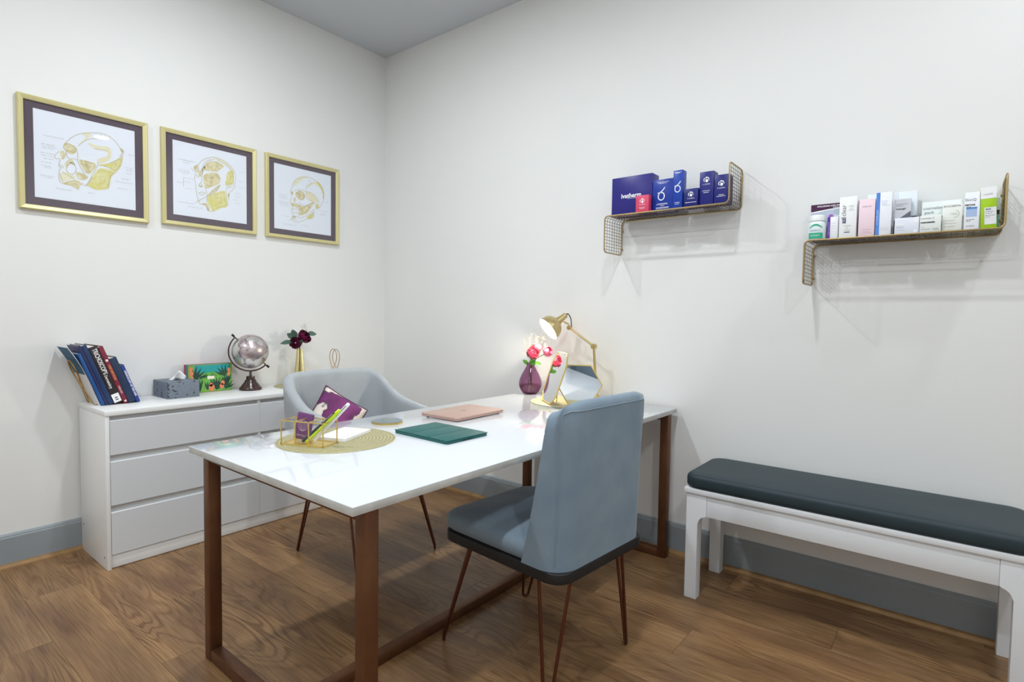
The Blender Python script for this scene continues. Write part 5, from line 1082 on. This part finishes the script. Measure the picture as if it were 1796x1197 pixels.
bm = NB(); bm_tube(bm, [J2, J2+Vector((-0.006, -0.002, 0.020)), SC+ax*0.016], 0.0048, 10); obj('neck', bm, M_lamp, t)
bm = NB(); bm_lathe(bm, [(0.012, -0.028), (0.0155, -0.026), (0.0165, 0.000), (0.0225, 0.030), (0.023, 0.034)], 28, LM); obj('socket', bm, M_lamp, t, angle=50)
prof = [(0.0235, 0.034), (0.040, 0.040), (0.055, 0.055), (0.0635, 0.074), (0.067, 0.094), (0.0675, 0.102)]
bm = NB(); bm_lathe(bm, prof, 40, LM, cap0=False, cap1=False); bm_lathe(bm, [(r-0.0012, z+0.0008) for r, z in prof], 40, LM, mi=1, cap0=False, cap1=False)
sh = obj('shade', bm, [M_lamp, mat('shade_white_inside', (250, 248, 240), 0.5)], t, angle=50)
bm = NB(); bm_lathe(bm, [(0.0129, 0.030), (0.0129, 0.046), (0.020, 0.058), (0.026, 0.070), (0.0275, 0.080), (0.024, 0.092), (0.014, 0.101), (0.001, 0.104)], 24, LM); obj('bulb', bm, mat('bulb_glow', (255, 250, 240), 0.5, emit=((255, 244, 226), BULB)), t, angle=80)
bm = NB(); c0 = SC-ax*0.026
bm_tube(bm, smooth_path([c0, c0-ax*0.012, c0+Vector((0.020, 0, 0.004)), c0+Vector((0.034, 0.001, -0.022)), J2+Vector((0.016, -0.008, 0.008))], 6), 0.0028, 8); bm_tube(bm, [c0+ax*0.004, c0-ax*0.008], 0.0072, 12); obj('cord', bm, mat('black_flex', (34, 36, 44), 0.5), t, angle=60)
# mirrors
M_mir = mat('mirror_silver', (244, 246, 247), 0.008, metal=1.0)
def mirror(label, o0, T_, U_, poly, group='gold-rimmed mirrors'):
    t = thing('table_mirror', label, 'mirror', o0, 0, group); M_ = plane((0, 0, 0), T_, U_); n = len(poly)
    N_ = Vector(T_).normalized().cross(Vector(U_).normalized())
    bm = NB(); bm_prism(bm, poly, 0.004, M_ @ Matrix.Translation((0, 0, -0.0045))); obj('backing', bm, M_gedge, t)
    bm = NB(); bm_flat(bm, poly, M_ @ Matrix.Translation((0, 0, 0.0003))); flat_obj('mirror_glass', bm, M_mir, t)
    bm = NB(); bm_tube(bm, [M_ @ Vector((p[0], p[1], 0)) for p in poly], 0.0032, 8, closed=True); obj('rim', bm, M_gedge, t)
    ymin = min(p[1] for p in poly); ymax = max(p[1] for p in poly); top = M_ @ Vector((0, ymax*0.62+ymin*0.38, -0.006))
    ft = M_ @ Vector((0, ymin, -0.006)); ft = Vector((ft.x, ft.y, ft.z))-Vector((N_.x, N_.y, 0)).normalized()*0.05; ft.z = (M_ @ Vector((0, ymin, 0))).z+0.0015
    bm = NB(); bm_tube(bm, [top, ft], 0.0022, 8); obj('easel_leg', bm, M_gedge, t)
    return t
nn = Vector((-0.65, -0.76, 0)).normalized(); U1 = (-nn*0.083+Vector((0, 0, 0.2475))).normalized(); T1 = Vector((-nn.y, nn.x, 0))
mirror('octagonal gold-rimmed mirror turned sideways beside the plum glass vase', (1.716, -0.352, MZ+0.004), T1, U1, [(-0.072, 0.0), (0.072, 0.0), (0.122, 0.045), (0.126, 0.207), (0.076, 0.262), (-0.076, 0.262), (-0.126, 0.207), (-0.122, 0.045)])
n2 = Vector((0.51, -0.86, 0)).normalized(); U2 = (n2*0.055+Vector((0, 0, 1))).normalized(); T2 = Vector((-n2.y, n2.x, 0)); hr = 0.112
mirror('hexagonal gold-rimmed mirror facing out in front of the desk lamp', (1.868, -0.285, MZ+0.004), T2, U2, [(hr*math.cos(PI*q/3), 0.097+hr*0.866*math.sin(PI*q/3)/0.866) for q in range(6)])
